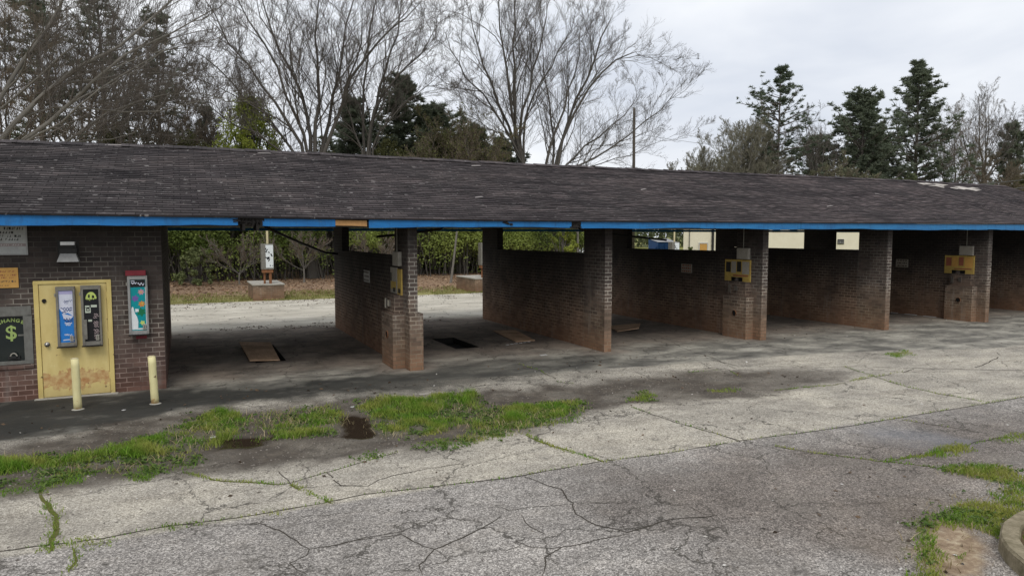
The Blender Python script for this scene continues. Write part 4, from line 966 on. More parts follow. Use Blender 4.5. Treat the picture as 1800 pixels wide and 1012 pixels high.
# plywood lids
def lid(label, corners, zs, mat='ply', th=.02):
    cx = sum(p[0] for p in corners) / 4; cy = sum(p[1] for p in corners) / 4
    t = MB(); top = [(p[0], p[1], z + th) for p, z in zip(corners, zs)]; bot = [(p[0], p[1], z) for p, z in zip(corners, zs)]
    t.face(top, [(p[0], p[1]) for p in corners])
    t.face(bot[::-1])
    for k in range(4): t.face([bot[k], bot[(k + 1) % 4], top[(k + 1) % 4], top[k]])
    o = t.build('plywood_lid', M[mat], None); tag(o, label, 'plywood sheet'); return o
lid('worn plywood lid propped over the pit in the first bay', [(1.34, 17.12), (2.0, 17.05), (2.08, 19.65), (1.30, 19.85)], [.04, .012, .06, .10])
lid('plywood lid lying flat beside the open pit in the second bay', [(8.26, 17.22), (8.84, 17.2), (9.2, 19.2), (8.55, 19.45)], [.014, .02, .035, .03])
lid('plywood lid lying askew in the third bay', [(11.95, 17.75), (12.65, 17.62), (13.35, 18.5), (12.4, 18.95)], [.015, .09, .10, .02])

# spray booms / conduits hanging under the roof
def boom(label, pts, rad=.034):
    t = MB(); t.tube(pts, rad, 7); o = t.build('spray_boom', M['black'], None, True); tag(o, label, 'pipe', 'black spray booms under the roof')
boom('long black boom slanting down across the first bay', [(1.72, 17.0, 3.19), (1.9, 17.5, 3.10), (3.0, 20.0, 2.74), (4.0, 22.0, 2.42), (4.41, 22.2, 2.38)])
boom('short black boom sloping under the roof of the second bay', [(6.2, 17.3, 3.19), (6.15, 17.4, 3.12), (5.4, 17.9, 3.0), (4.62, 18.1, 2.92)])
boom('black boom sloping under the roof of the third bay', [(11.3, 19, 3.19), (11.4, 19.0, 3.13), (13.0, 19.0, 2.95), (14.64, 18.9, 2.80)])
t = MB(); t.tube([(19.98, 14.66, 2.75), (19.98, 14.66, 3.19)], .02, 8); o = t.build('pipe', M['white'], None); tag(o, 'short white pipe beside the top of the fourth pier', 'pipe')

# vacuum stations behind the bays
def vacuum(x, y, label):
    z = gz0(x, y); t = thing('vacuum_station', label, 'vacuum station', (x, y, z), 'vacuum stations behind the bays')
    b = MB(); b.box(x - .68, x + .68, y - .35, y + 2.4, z - .1, z + .70); b.build('brick_base', M['pier_brick'], t)
    b = MB(); b.box(x - .71, x + .71, y - .38, y + 2.43, z + .702, z + .76); b.build('base_slab', M['conc'], t, bevel=.01)
    b = MB(); b.tube([(x - .13, y, z + .76), (x - .13, y, z + 1.28)], .05, 10); b.tube([(x + .12, y - .05, z + .76), (x + .12, y - .05, z + 1.28)], .065, 10); b.box(x - .24, x + .24, y - .16, y + .16, z + 1.27, z + 1.42); b.build('stand', M['rust'], t)
    b = MB(); b.box(x - .27, x + .27, y - .2, y + .2, z + 1.42, z + 2.6); c = b.build('canister', M['oldmetal'], t, bevel=.02)
    m = MB(); rr = random.Random(12)
    m.face([(x - .08, y - .203, z + 1.5), (x + .25, y - .203, z + 1.5), (x + .25, y - .203, z + 2.55), (x - .08, y - .203, z + 2.55)]); m.build('front_plate', M['p_light'], c)
    m = MB()
    for k in range(16):
        u = x + rr.uniform(-.1, .2); v = z + rr.uniform(1.52, 2.5); a = rr.uniform(-.07, .07); h = rr.uniform(.03, .13)
        m.face([(u, y - .2045, v), (u + rr.uniform(.02, .06), y - .2045, v), (u + a + .06, y - .2045, v + h), (u + a, y - .2045, v + h)])
    m.build('graffiti', M['p_black'], c)
    b = MB(); b.tube([(x + .03, y, z + 2.6), (x + .03, y, z + 4.3)], .05, 10); b.build('pole', M['palepole'], t)
    return t
vacuum(3.55, 34.1, 'graffitied vacuum canister on a brick base, seen through the first bay')
vacuum(14.45, 34.0, 'vacuum canister with brick base mostly hidden behind the second bay wall')
vacuum(26.9, 34.0, 'vacuum station showing only its pale pole above the third bay wall')

# ------------------------------------------------------------------ kerbed island at lower right
KC, KR = (7.72, 2.55), 1.51
def ring(r0, r1, z0, z1, name, mat, parent=None, n=72):
    b = MB(); rr = random.Random(2)
    off = [rr.uniform(-.012, .012) for _ in range(n)]; off.append(off[0])
    for k in range(n):
        a0, a1 = 2 * PI * k / n, 2 * PI * (k + 1) / n
        def P(r, a, z, o=0): return (KC[0] + (r + o) * math.cos(a), KC[1] + (r + o) * math.sin(a), z)
        o0, o1 = off[k], off[k + 1]; e = .025
        prof = [(r1, z0), (r1 - .008, z1 - e), (r1 - e, z1), (r0 + e * .6, z1 - .004), (r0, z1 - .03), (r0, z0)]
        for (ra, za), (rb, zb) in zip(prof[:-1], prof[1:]):
            b.face([P(ra, a0, za, o0), P(ra, a1, za, o1), P(rb, a1, zb + o1 * .4, o1), P(rb, a0, zb + o0 * .4, o0)])
    return b.build(name, mat, parent, True)
o = ring(KR - .17, KR, -.12, .155, 'kerb', M['kerb']); struct(o)
b = MB(); n = 40
for k in range(n):
    a0, a1 = 2 * PI * k / n, 2 * PI * (k + 1) / n
    rr_ = KR - .165
    for j in range(6):
        r0, r1 = rr_ * j / 6, rr_ * (j + 1) / 6
        def P(r, a): 
            x = KC[0] + r * math.cos(a); y = KC[1] + r * math.sin(a)
            return (x, y, .10 + .05 * (1 - r / rr_) + .03 * math.sin(x * 7) * math.cos(y * 6) * (r < rr_ * .99))
        b.face([P(r0, a0), P(r1, a0), P(r1, a1), P(r0, a1)] if j else [P(0, a0), P(r1, a0), P(r1, a1)])
struct(b.build('planting_bed', M['soil'], None, True))

# ------------------------------------------------------------------ grass
def leaf_mat(name, a_col, b_col, c_col=None, trans=.25, scale=.6):
    a = NT(name, .7, .25); r = a.rnd_island(); w = a.coord('World')
    c = a.mix(r, a_col, b_col)
    if c_col: c = a.mix(a.ramp(a.noise(w, scale, 3), [(.42, 0), (.62, 1)]), c, c_col)
    a.setin(a.p.inputs['Base Color'], c)
    tr = a.n('ShaderNodeBsdfTranslucent'); a.setin(tr.inputs['Color'], c)
    mx = a.n('ShaderNodeMixShader'); mx.inputs[0].default_value = trans
    a.l(a.p.outputs[0], mx.inputs[1]); a.l(tr.outputs[0], mx.inputs[2])
    out = [n for n in a.t.nodes if n.type == 'OUTPUT_MATERIAL'][0]; a.l(mx.outputs[0], out.inputs['Surface'])
    return a.m
M['grass'] = leaf_mat('grass_blades', (.07, .17, .012), (.20, .34, .035), (.30, .32, .07), .3, 1.5)
M['drygrass'] = leaf_mat('dry_grass', (.2, .2, .06), (.42, .38, .17), (.14, .17, .03), .3, .5)
def blades(P, h, w, mat, name, seed, lean=.5):
    rng = np.random.default_rng(seed); n = len(P)
    a = rng.uniform(0, 2 * PI, n); H = h * rng.uniform(.45, 1.25, n) if np.isscalar(h) else h * rng.uniform(.45, 1.25, n)
    d = np.stack([np.cos(a), np.sin(a), 0 * a], -1); le = rng.uniform(.1, lean, n)
    b = rng.uniform(0, 2 * PI, n); L = np.stack([np.cos(b), np.sin(b), 0 * a], -1) * (le * H)[:, None]
    up = np.stack([0 * a, 0 * a, H], -1)
    W = (w * rng.uniform(.6, 1.3, n))[:, None] * .5
    v0 = P - d * W; v1 = P + d * W; mid = P + up * .55 + L * .35; v2 = mid + d * W * .8; v3 = mid - d * W * .8; v4 = P + up * .95 + L; v5 = v4 + d * W * .15
    V = np.stack([v0, v1, v2, v3, v4, v5], 1).reshape(-1, 3)
    i = np.arange(n)[:, None] * 6
    F = np.concatenate([i + np.array([[0, 1, 2, 3]]), i + np.array([[3, 2, 5, 4]])], 0)
    return npmesh(name, V, F, mat)
def scatter(poly, dens, rng, clump=True, soft=.1, seed=1, thr=.42):
    xs = [p[0] for p in poly]; ys = [p[1] for p in poly]
    x0, x1, y0, y1 = min(xs) - .2, max(xs) + .2, min(ys) - .2, max(ys) + .2
    n = int((x1 - x0) * (y1 - y0) * dens)
    x = rng.uniform(x0, x1, n); y = rng.uniform(y0, y1, n)
    wob = (fbm(x * 2.2, y * 2.2, seed, 4) - .5) * .5
    k = poly_sd(x, y, poly) + wob > rng.uniform(-soft, soft, n)
    if clump: k &= .6 * fbm(x * 3.1, y * 3.1, seed + 5, 3) + .4 * fbm(x * .9, y * 1.4, seed + 9, 2) > thr + rng.uniform(-.1, .1, n)
    return x[k], y[k]
rng = np.random.default_rng(11)
PX, PY, PH = [], [], []
for i, p in enumerate(PO['grass']):
    thr = (.55, .55, .535, .44, .44, .52)[i - 1] if 0 < i < 7 else (.485 if i == 0 else (.46 if i == 7 else (.25 if i == len(PO['grass']) - 1 else .40)))
    x, y = scatter(p, 5600 if i < 6 else (5200 if i == len(PO['grass']) - 1 else 3000), rng, True, .1, 30 + i, thr)
    hh = .10 if i < 6 else (.05 if i == len(PO['grass']) - 1 else .05)
    PX.append(x); PY.append(y); PH.append(np.full(len(x), hh) * (.15 + 1.7 * fbm(x * 1.9, y * 1.9, 61, 3) ** 1.5))
for i, p in enumerate(PO['weed']):
    x, y = scatter(p, 2200, rng, True, .2, 60 + i, .56)
    PX.append(x); PY.append(y); PH.append(np.full(len(x), .05))
# sprigs along the greener cracks
for wd, gg, pts in CR:
    if gg < .3: continue
    for (ax, ay), (bx, by) in zip(pts[:-1], pts[1:]):
        L = math.hypot(bx - ax, by - ay); n = int(L * (40 + 300 * max(0, gg - .45)))
        t = rng.uniform(0, 1, n); x = ax + (bx - ax) * t + rng.normal(0, wd * .45, n); y = ay + (by - ay) * t + rng.normal(0, wd * .45, n)
        k = vnoise(x * 2.5, y * 2.5, 44) > .45 - gg * .3
        PX.append(x[k]); PY.append(y[k]); PH.append(np.full(k.sum(), .035))
x = np.concatenate(PX); y = np.concatenate(PY); h = np.concatenate(PH)
sdk = np.hypot(x - KC[0], y - KC[1]) > KR + .01
dry = poly_sd(x, y, PO['wet'][0]) < 0
insand = poly_sd(x, y, PO['sand']) > .03
k = sdk & dry & ~(insand & (fbm(x * 2.3, y * 2.3, 55, 3) < .5)); x, y, h = x[k], y[k], h[k]
struct(blades(np.stack([x, y, gh(x, y)], -1), h, .010, M['grass'], 'grass', 5, .9), 'stuff')
# grass in the kerbed bed
n = 5200; a = rng.uniform(0, 2 * PI, n); rr_ = (KR - .2) * np.sqrt(rng.uniform(0, 1, n)); x = KC[0] + rr_ * np.cos(a); y = KC[1] + rr_ * np.sin(a)
k = fbm(x * 3, y * 3, 71, 3) > .45 - .25 * (rr_ > .9); x, y = x[k], y[k]; rr_ = rr_[k]
struct(blades(np.stack([x, y, .10 + .05 * (1 - rr_ / KR)], -1), .11, .012, M['grass'], 'grass', 6), 'stuff')
# rough grass band behind the rear slab
n = 30000; x = rng.uniform(-14, 34, n); y = 33.0 + 5.5 * rng.uniform(0, 1, n) ** 1.5
k = fbm(x * .8, y * .8, 81, 4) > .44 - .10 * (y < 34.2); x, y = x[k], y[k]
z = (fbm(x * .2, y * .2, 41, 3) - .5) * .25 * sstep(LY1 + .1, LY1 + 6, y) - .03
struct(blades(np.stack([x, y, z], -1), .13, .024, M['drygrass'], 'grass', 7), 'stuff')

# ------------------------------------------------------------------ litter
def cards(P, size, mat, name, seed, flat_=.35):
    rng = np.random.default_rng(seed); n = len(P)
    u = rng.normal(0, 1, (n, 3)); u[:, 2] *= flat_; u /= np.linalg.norm(u, axis=1)[:, None]
    v = rng.normal(0, 1, (n, 3)); v[:, 2] *= flat_; v -= (v * u).sum(1)[:, None] * u; v /= np.linalg.norm(v, axis=1)[:, None]
    s = (size * rng.uniform(.5, 1.4, n))[:, None]
    V = np.stack([P - u * s - v * s * .1, P - v * s * .5, P + u * s, P + v * s * .55], 1).reshape(-1, 3)
    F = np.arange(n * 4).reshape(n, 4)
    return npmesh(name, V, F, mat)
M['leaflitter'] = leaf_mat('fallen_leaf', (.2, .12, .07), (.5, .34, .21), (.14, .09, .06), .1, 1.5)
n = 9000; x = rng.uniform(-14, 33, n); y = rng.uniform(35, 50, n)
z = (fbm(x * .2, y * .2, 41, 3) - .5) * .25 * sstep(LY1 + .1, LY1 + 6, y)
struct(cards(np.stack([x, y, z], -1), .09, M['leaflitter'], 'fallen_leaves', 3), 'stuff')
M['chips'] = leaf_mat('pale_chips', (.3, .27, .23), (.7, .68, .64), None, 0)
M['twig'] = leaf_mat('dark_twigs', (.04, .03, .022), (.13, .085, .05), None, 0)
def scat(n, x0, x1, y0, y1, seed):
    rng = np.random.default_rng(seed); x = rng.uniform(x0, x1, n); y = rng.uniform(y0, y1, n); return x, y
X_, Y_ = [], []
for n, b in ((90, (-3, 14, 4, 13)), (60, (0, 24, 13, 23)), (40, (4, 9, 3.5, 7)), (40, (14, 30, 6, 16)), (80, (-1, 5, 23, 33))):
    x, y = scat(n, *b, n); X_.append(x); Y_.append(y)
x = np.concatenate(X_); y = np.concatenate(Y_)
struct(cards(np.stack([x, y, gh(x, y) + .01], -1), .022, M['chips'], 'litter', 8, .2), 'stuff')
X_, Y_ = [], []
for n, b in ((160, (-3, 12, 8, 13.5)), (220, (-.2, 20, 13.5, 23)), (150, (-.5, 16, 22.5, 33)), (70, (5.2, 9, 3.2, 6))):
    x, y = scat(n, *b, n + 1); X_.append(x); Y_.append(y)
x = np.concatenate(X_); y = np.concatenate(Y_)
struct(cards(np.stack([x, y, gh(x, y) + .012], -1), .026, M['twig'], 'dead_leaves', 9, .25), 'stuff')
# flat-leaved weeds, dead straw and small stones in the dirt strip
M['weedleaf'] = leaf_mat('weed_leaf', (.045, .09, .015), (.13, .19, .04), None, .2)
M['straw'] = leaf_mat('straw', (.22, .17, .08), (.46, .38, .22), None, .1)
M['stone'] = leaf_mat('stone', (.06, .052, .044), (.22, .195, .165), None, 0)
WX, WY = [], []
for i, p in enumerate(PO['grass'][:11] + PO['weed'] + PO['grass'][-1:]):
    x, y = scatter(p, 260, rng, True, .25, 130 + i, .5); WX.append(x); WY.append(y)
x = np.concatenate(WX); y = np.concatenate(WY); k = (np.hypot(x - KC[0], y - KC[1]) > KR + .03) & (poly_sd(x, y, PO['sand']) < 0)
for p in PO['wet']: k &= poly_sd(x, y, p) < -.05
x, y = x[k], y[k]
x = np.repeat(x, 5) + rng.normal(0, .03, len(x) * 5); y = np.repeat(y, 5) + rng.normal(0, .03, len(y) * 5)
struct(cards(np.stack([x, y, gh(x, y) + rng.uniform(.005, .04, len(x))], -1), .024, M['weedleaf'], 'ground_cover', 21, .45), 'stuff')
WX, WY = [], []
for i, p in enumerate(PO['grass'][:7] + PO['weed'] + PO['grass'][-1:]):
    x, y = scatter(p, 330, rng, True, .25, 230 + i, .47); WX.append(x); WY.append(y)
x = np.concatenate(WX); y = np.concatenate(WY); k = np.hypot(x - KC[0], y - KC[1]) > KR + .03; x, y = x[k], y[k]
struct(blades(np.stack([x, y, gh(x, y)], -1), .09, .007, M['straw'], 'dry_grass', 22, 1.6), 'stuff')
def stones(x, y, s, name, seed):
    rg = np.random.default_rng(seed); n = len(x); z = gh(x, y)
    base = np.array([(1, 0, 0), (0, 1, 0), (-1, 0, 0), (0, -1, 0), (0, 0, .7), (0, 0, -.5)], float)
    S = (s * rg.uniform(.35, 1.5, n) ** 1.3)[:, None, None]
    V = base[None] * rg.uniform(.6, 1.2, (n, 6, 1)) * S; a = rg.uniform(0, 6.28, n); ca, sa = np.cos(a)[:, None], np.sin(a)[:, None]
    V = np.stack([V[..., 0] * ca - V[..., 1] * sa * .8, V[..., 0] * sa + V[..., 1] * ca * .8, V[..., 2]], -1) + np.stack([x, y, z], -1)[:, None]
    T = np.array([(0, 1, 4), (1, 2, 4), (2, 3, 4), (3, 0, 4)])
    return npmesh(name, V.reshape(-1, 3), (np.arange(n)[:, None, None] * 6 + T[None]).reshape(-1, 3), M['stone'])
x, y = scatter(PO['mud'], 170, rng, True, .3, 91, .42)
kw = np.ones(len(x), bool)
for p in PO['wet']: kw &= poly_sd(x, y, p) < -.04
x, y = x[kw], y[kw]; x2, y2 = scat(260, 4, 10, 3.4, 7.3, 92); x3, y3 = scat(500, -3, 14, 6, 10, 93)
struct(stones(np.concatenate([x, x2, x3]), np.concatenate([y, y2, y3]), .014, 'gravel', 5), 'stuff')
# drifts of dead leaves along the slab joint and under the back edge
x, y = scat(1500, -.2, 19, 22.8, 24.0, 95); k = fbm(x * .9, y * 2, 96, 3) > .56; x, y = x[k], y[k]
x2, y2 = scat(2200, -1, 16, 30, 33.1, 97); k = fbm(x2 * .8, y2 * 1.6, 98, 3) > .55 - .05 * (y2 - 31); x2, y2 = x2[k], y2[k]
x3, y3 = scat(420, -2.5, 12, 10, 14.2, 99); k = fbm(x3 * 1.2, y3 * 1.6, 100, 3) > .55; x3, y3 = x3[k], y3[k]
x = np.concatenate([x, x2, x3]); y = np.concatenate([y, y2, y3])
struct(cards(np.stack([x, y, gh(x, y) + .012], -1), .035, M['twig'], 'dead_leaves', 23, .25), 'stuff')
# rows of white strips on the bay floors, and a few larger scraps
def chip(name, label, cat, grp, x, y, a, l, w_, th, mat):
    z = gh1(x, y) + .003; Mx = Matrix.Translation((x, y, z)) @ Matrix.Rotation(a, 4, 'Z')
    b = MB(); b.box(-l / 2, l / 2, -w_ / 2, w_ / 2, 0, th, 0, Mx); o = b.build(name, M[mat], None, bevel=.003); tag(o, label, cat, grp)
r = random.Random(33)
for k in range(6):
    chip('white_strip', 'short white strip in the broken row beside the lid in the second bay', 'white strip', 'white strips on the second bay floor', 7.87 + .155 * k, 16.93 + .05 * k + r.uniform(-.02, .02), .3, .09, .05, .012, 'white')
for k in range(8):
    chip('white_strip', 'white strip painted as light through a weep hole at the foot of the fifth bay wall', 'white strip', 'white strips along the fifth bay wall', BX[4] - .2 - r.uniform(0, .03), 16.3 + .75 * k, PI / 2, .46, .06, .02, 'white')  # these strips paint in the light showing through weep holes
for (x, y, a, l, w_, mat, lb) in ((2.62, 12.0, .4, .12, .06, 'white', 'crumpled white scrap beside the dark puddle'), (4.0, 12.3, .1, .2, .12, 'cream', 'pinkish paper scrap lying in the grass strip'), (8.0, 15.1, .2, .2, .07, 'white', 'white scrap on the apron before the second pier'), (.35, 11.1, .2, .12, .05, 'white', 'white scrap at the edge of the long grass'), (-.98, 13.3, 1, .05, .05, 'white', 'tiny white scrap on the stained slab near the door bollard')):
    chip('scrap', lb, 'litter', None, x, y, a, l, w_, .008, mat)
# ------------------------------------------------------------------ trees
def bark(name, a_, b_):
    a = NT(name, .95, .1); w = a.coord('World')
    c = a.mix(a.noise(a.mapv(w, (6, 6, 1)), 2, 5, .7), a_, b_)
    return a.out(c)
M['bark'] = bark('grey_bark', (.058, .052, .046), (.14, .129, .114))
M['barkpale'] = bark('pale_bark', (.11, .10, .085), (.23, .215, .19))
M['twigs'] = bark('fine_twigs', (.082, .071, .062), (.165, .146, .128))
M['twigbrown'] = bark('brown_twigs', (.13, .105, .08), (.23, .19, .145))
M['twigpale'] = bark('pale_twigs', (.15, .14, .10), (.27, .25, .19))
M['barkpine'] = bark('pine_bark', (.09, .075, .065), (.2, .18, .16))
M['needles'] = leaf_mat('pine_needles', (.10, .125, .088), (.20, .225, .155), (.145, .17, .115), .35, .35)  # lightened to put distant haze into the needle colour
M['needles_l'] = leaf_mat('light_pine_needles', (.07, .095, .065), (.15, .18, .12), (.11, .135, .09), .2, .35)
M['evergreen'] = leaf_mat('evergreen_leaf', (.085, .10, .055), (.20, .22, .11), (.14, .16, .08), .35, .4)
M['olive'] = leaf_mat('olive_leaf', (.085, .09, .032), (.17, .17, .065), (.11, .115, .05), .3, .4)
M['spring'] = leaf_mat('spring_leaf', (.26, .31, .05), (.42, .46, .10), (.2, .24, .06), .4, .5)
M['haze'] = leaf_mat('pale_buds', (.15, .16, .08), (.27, .27, .16), (.18, .17, .12), .3, .4)
M['privet'] = leaf_mat('privet_leaf', (.075, .115, .026), (.22, .29, .07), (.34, .41, .11), .42, .28)
M['bush'] = leaf_mat('grey_green_leaf', (.12, .145, .055), (.25, .28, .12), None, .25)

def tubes(pts, rad, sides):
    n, k, _ = pts.shape
    T = np.gradient(pts, axis=1); T /= np.linalg.norm(T, axis=2, keepdims=True) + 1e-9
    ref = np.where(np.abs(T[:, :1, 2:3]) > .85, np.array([[[1., 0, 0]]]), np.array([[[0, 0, 1.]]]))
    A = np.cross(T, ref); A /= np.linalg.norm(A, axis=2, keepdims=True) + 1e-9
    B = np.cross(T, A)
    th = np.arange(sides) * 2 * PI / sides
    V = pts[:, :, None, :] + rad[:, :, None, None] * (A[:, :, None, :] * np.cos(th)[None, None, :, None] + B[:, :, None, :] * np.sin(th)[None, None, :, None])
    V = V.reshape(-1, 3)
    i = np.arange(n)[:, None, None] * (k * sides); j = np.arange(k - 1)[None, :, None] * sides; s = np.arange(sides)[None, None, :]; s2 = (s + 1) % sides
    F = np.stack([i + j + s, i + j + s2, i + j + sides + s2, i + j + sides + s], -1).reshape(-1, 4)
    return V, F
def merge(parts):
    Vs, Fs, o = [], [], 0
    for V, F in parts: Vs.append(V); Fs.append(F + o); o += len(V)
    return np.concatenate(Vs), np.concatenate(Fs)
def polyline(base, d, L, k, rng, up=.2, jit=.06):
    """base n,3; d n,3 unit; L n"""
    n = len(base); P = np.zeros((n, k, 3)); P[:, 0] = base; cur = d.copy()
    for j in range(1, k):
        P[:, j] = P[:, j - 1] + cur * (L / (k - 1))[:, None]
        cur = cur + rng.normal(0, jit, (n, 3)) + np.array([0, 0, up / (k - 1)])
        cur /= np.linalg.norm(cur, axis=1)[:, None]
    return P
def spawn(P, R, m, rng, ratio, ang, up, k, tmin=.15, lmax=None, rr=.55, rmin=.004, taper=.3, tip=.6, jit=.08):
    n, kk, _ = P.shape
    t = tmin + (1 - tmin) * (np.arange(m)[None] + rng.uniform(0, 1, (n, m))) / m
    f = t * (kk - 1); i0 = np.minimum(f.astype(int), kk - 2); fr = (f - i0)[..., None]
    ar = np.arange(n)[:, None]
    pos = P[ar, i0] * (1 - fr) + P[ar, i0 + 1] * fr
    tan = P[ar, i0 + 1] - P[ar, i0]; tan /= np.linalg.norm(tan, axis=2, keepdims=True) + 1e-9
    rp = R[ar, i0] * (1 - fr[..., 0]) + R[ar, i0 + 1] * fr[..., 0]
    perp = rng.normal(0, 1, (n, m, 3)); perp -= (perp * tan).sum(2, keepdims=True) * tan; perp /= np.linalg.norm(perp, axis=2, keepdims=True) + 1e-9
    a = ang * rng.uniform(.7, 1.3, (n, m))[..., None]
    d = tan * np.cos(a) + perp * np.sin(a); d[..., 2] += up * .5; d /= np.linalg.norm(d, axis=2, keepdims=True)
    PL = np.linalg.norm(np.diff(P, axis=1), axis=2).sum(1)
    L = PL[:, None] * ratio * (1.15 - tip * t) * rng.uniform(.6, 1.3, (n, m))
    if lmax: L = np.minimum(L, lmax)
    Q = polyline(pos.reshape(-1, 3), d.reshape(-1, 3), L.reshape(-1), k, rng, up, jit)
    r0 = np.maximum(rp.reshape(-1) * rr * rng.uniform(.7, 1.1, n * m), rmin)
    RR = r0[:, None] * np.linspace(1, taper, k)[None]
    return Q, RR
def bez(p0, p1, bend, k):
    p0, p1 = np.array(p0, float), np.array(p1, float); c = (p0 + p1) / 2 + np.array(bend, float)
    t = np.linspace(0, 1, k)[:, None]
    return p0 * (1 - t) ** 2 + 2 * c * t * (1 - t) + p1 * t ** 2
def bare_tree(name, label, base, trunk_h, r0, limbs, seed, counts=(9, 7, 6, 3), barkm='bark', twigm='twigs', group=None, buds=None, tw=1.0, cat='tree', trunk_lean=(0, 0)):
    """limbs: list of (dx, dy, dz, r) end offsets relative to trunk top (or explicit point lists)"""
    rng = np.random.default_rng(seed); base = np.array(base, float)
    t = thing(name, label, cat, tuple(base), group)
    top = base + np.array([trunk_lean[0], trunk_lean[1], trunk_h])
    parts = []
    TP = bez(base - np.array([0, 0, .2]), top, (rng.normal(0, .15), rng.normal(0, .1), 0), 7)[None]
    TR = (r0 * np.array([1.35, 1.1, 1, .94, .9, .86, .8]))[None]
    parts.append(tubes(TP, TR, 10))
    LP, LR = [], []
    for l in limbs:
        if isinstance(l, dict):
            pts = np.array(l['p'], float); k = 10
            s = np.linspace(0, len(pts) - 1, k); i0 = np.minimum(s.astype(int), len(pts) - 2); f = (s - i0)[:, None]
            P = pts[i0] * (1 - f) + pts[i0 + 1] * f; rl = l['r']; P[1:-1] = P[1:-1] * .5 + (P[:-2] + P[2:]) * .25; P[1:] += rng.normal(0, .09, (9, 3))
        else:
            dx, dy, dz, rl = l
            st = top - (top - base) * rng.uniform(0, .22)
            P = bez(st, top + np.array([dx, dy, dz]), (dx * .10, dy * .10, -dz * .06), 10)
            ln = np.linalg.norm(P[-1] - P[0])
            P[1:] += np.cumsum(rng.normal(0, ln * .008, (9, 3)), 0)
        LP.append(P); LR.append(rl * .86 * np.linspace(1, .14, 10) ** .95)
    LP = np.array(LP); LR = np.array(LR)
    parts.append(tubes(LP, LR, 7))
    # forks off limbs: nearly as strong
    FP, FR = spawn(LP, LR, 4, rng, .48, .58, .25, 8, .25, rr=.6, rmin=.022, taper=.2, tip=.5, jit=.17)
    parts.append(tubes(FP, FR, 6))
    npmesh('trunk', *merge(parts), M[barkm], t, smooth=True)
    parts = []
    P1, R1 = spawn(LP, LR, counts[0], rng, .33, .62, .3, 6, .18, rr=.45, rmin=.014, taper=.3, jit=.16)
    P1b, R1b = spawn(FP, FR, max(3, counts[0] * 2 // 3), rng, .42, .6, .3, 6, .12, rr=.5, rmin=.013, taper=.3, jit=.16)
    P1 = np.concatenate([P1, P1b]); R1 = np.concatenate([R1, R1b])
    parts.append(tubes(P1, R1, 4))
    P2, R2 = spawn(P1, R1, counts[1], rng, .45, .6, .3, 5, .12, rr=.6, rmin=.0085 * tw, taper=.45, jit=.13)
    parts.append(tubes(P2, R2, 3))
    P3, R3 = spawn(P2, R2, counts[2], rng, .55, .6, .35, 4, .1, rr=.65, rmin=.0062 * tw, taper=.5)
    parts.append(tubes(P3, R3, 3))
    if counts[3]:
        P4, R4 = spawn(P3, R3, counts[3], rng, .6, .6, .3, 3, .15, rr=.7, rmin=.005 * tw, taper=.6)
        parts.append(tubes(P4, R4, 3))
    c = npmesh('crown', *merge(parts), M[twigm], t, smooth=True)
    if buds:
        ends = P3[:, 1:].reshape(-1, 3); sel = rng.choice(len(ends), min(len(ends), buds[1]), replace=True)
        q = leaf_cards(ends[sel] + rng.normal(0, .12, (len(sel), 3)), buds[2], rng)
        npmesh('leaves', *q, M[buds[0]], t)
    return t
def leaf_cards(P, size, rng):
    n = len(P)
    u = rng.normal(0, 1, (n, 3)); u /= np.linalg.norm(u, axis=1)[:, None]
    v = rng.normal(0, 1, (n, 3)); v -= (v * u).sum(1)[:, None] * u; v /= np.linalg.norm(v, axis=1)[:, None]
    s = (size * rng.uniform(.5, 1.4, n))[:, None]
    V = np.stack([P - u * s, P - v * s * .5, P + u * s, P + v * s * .5], 1).reshape(-1, 3)
    return V, np.arange(n * 4).reshape(n, 4)
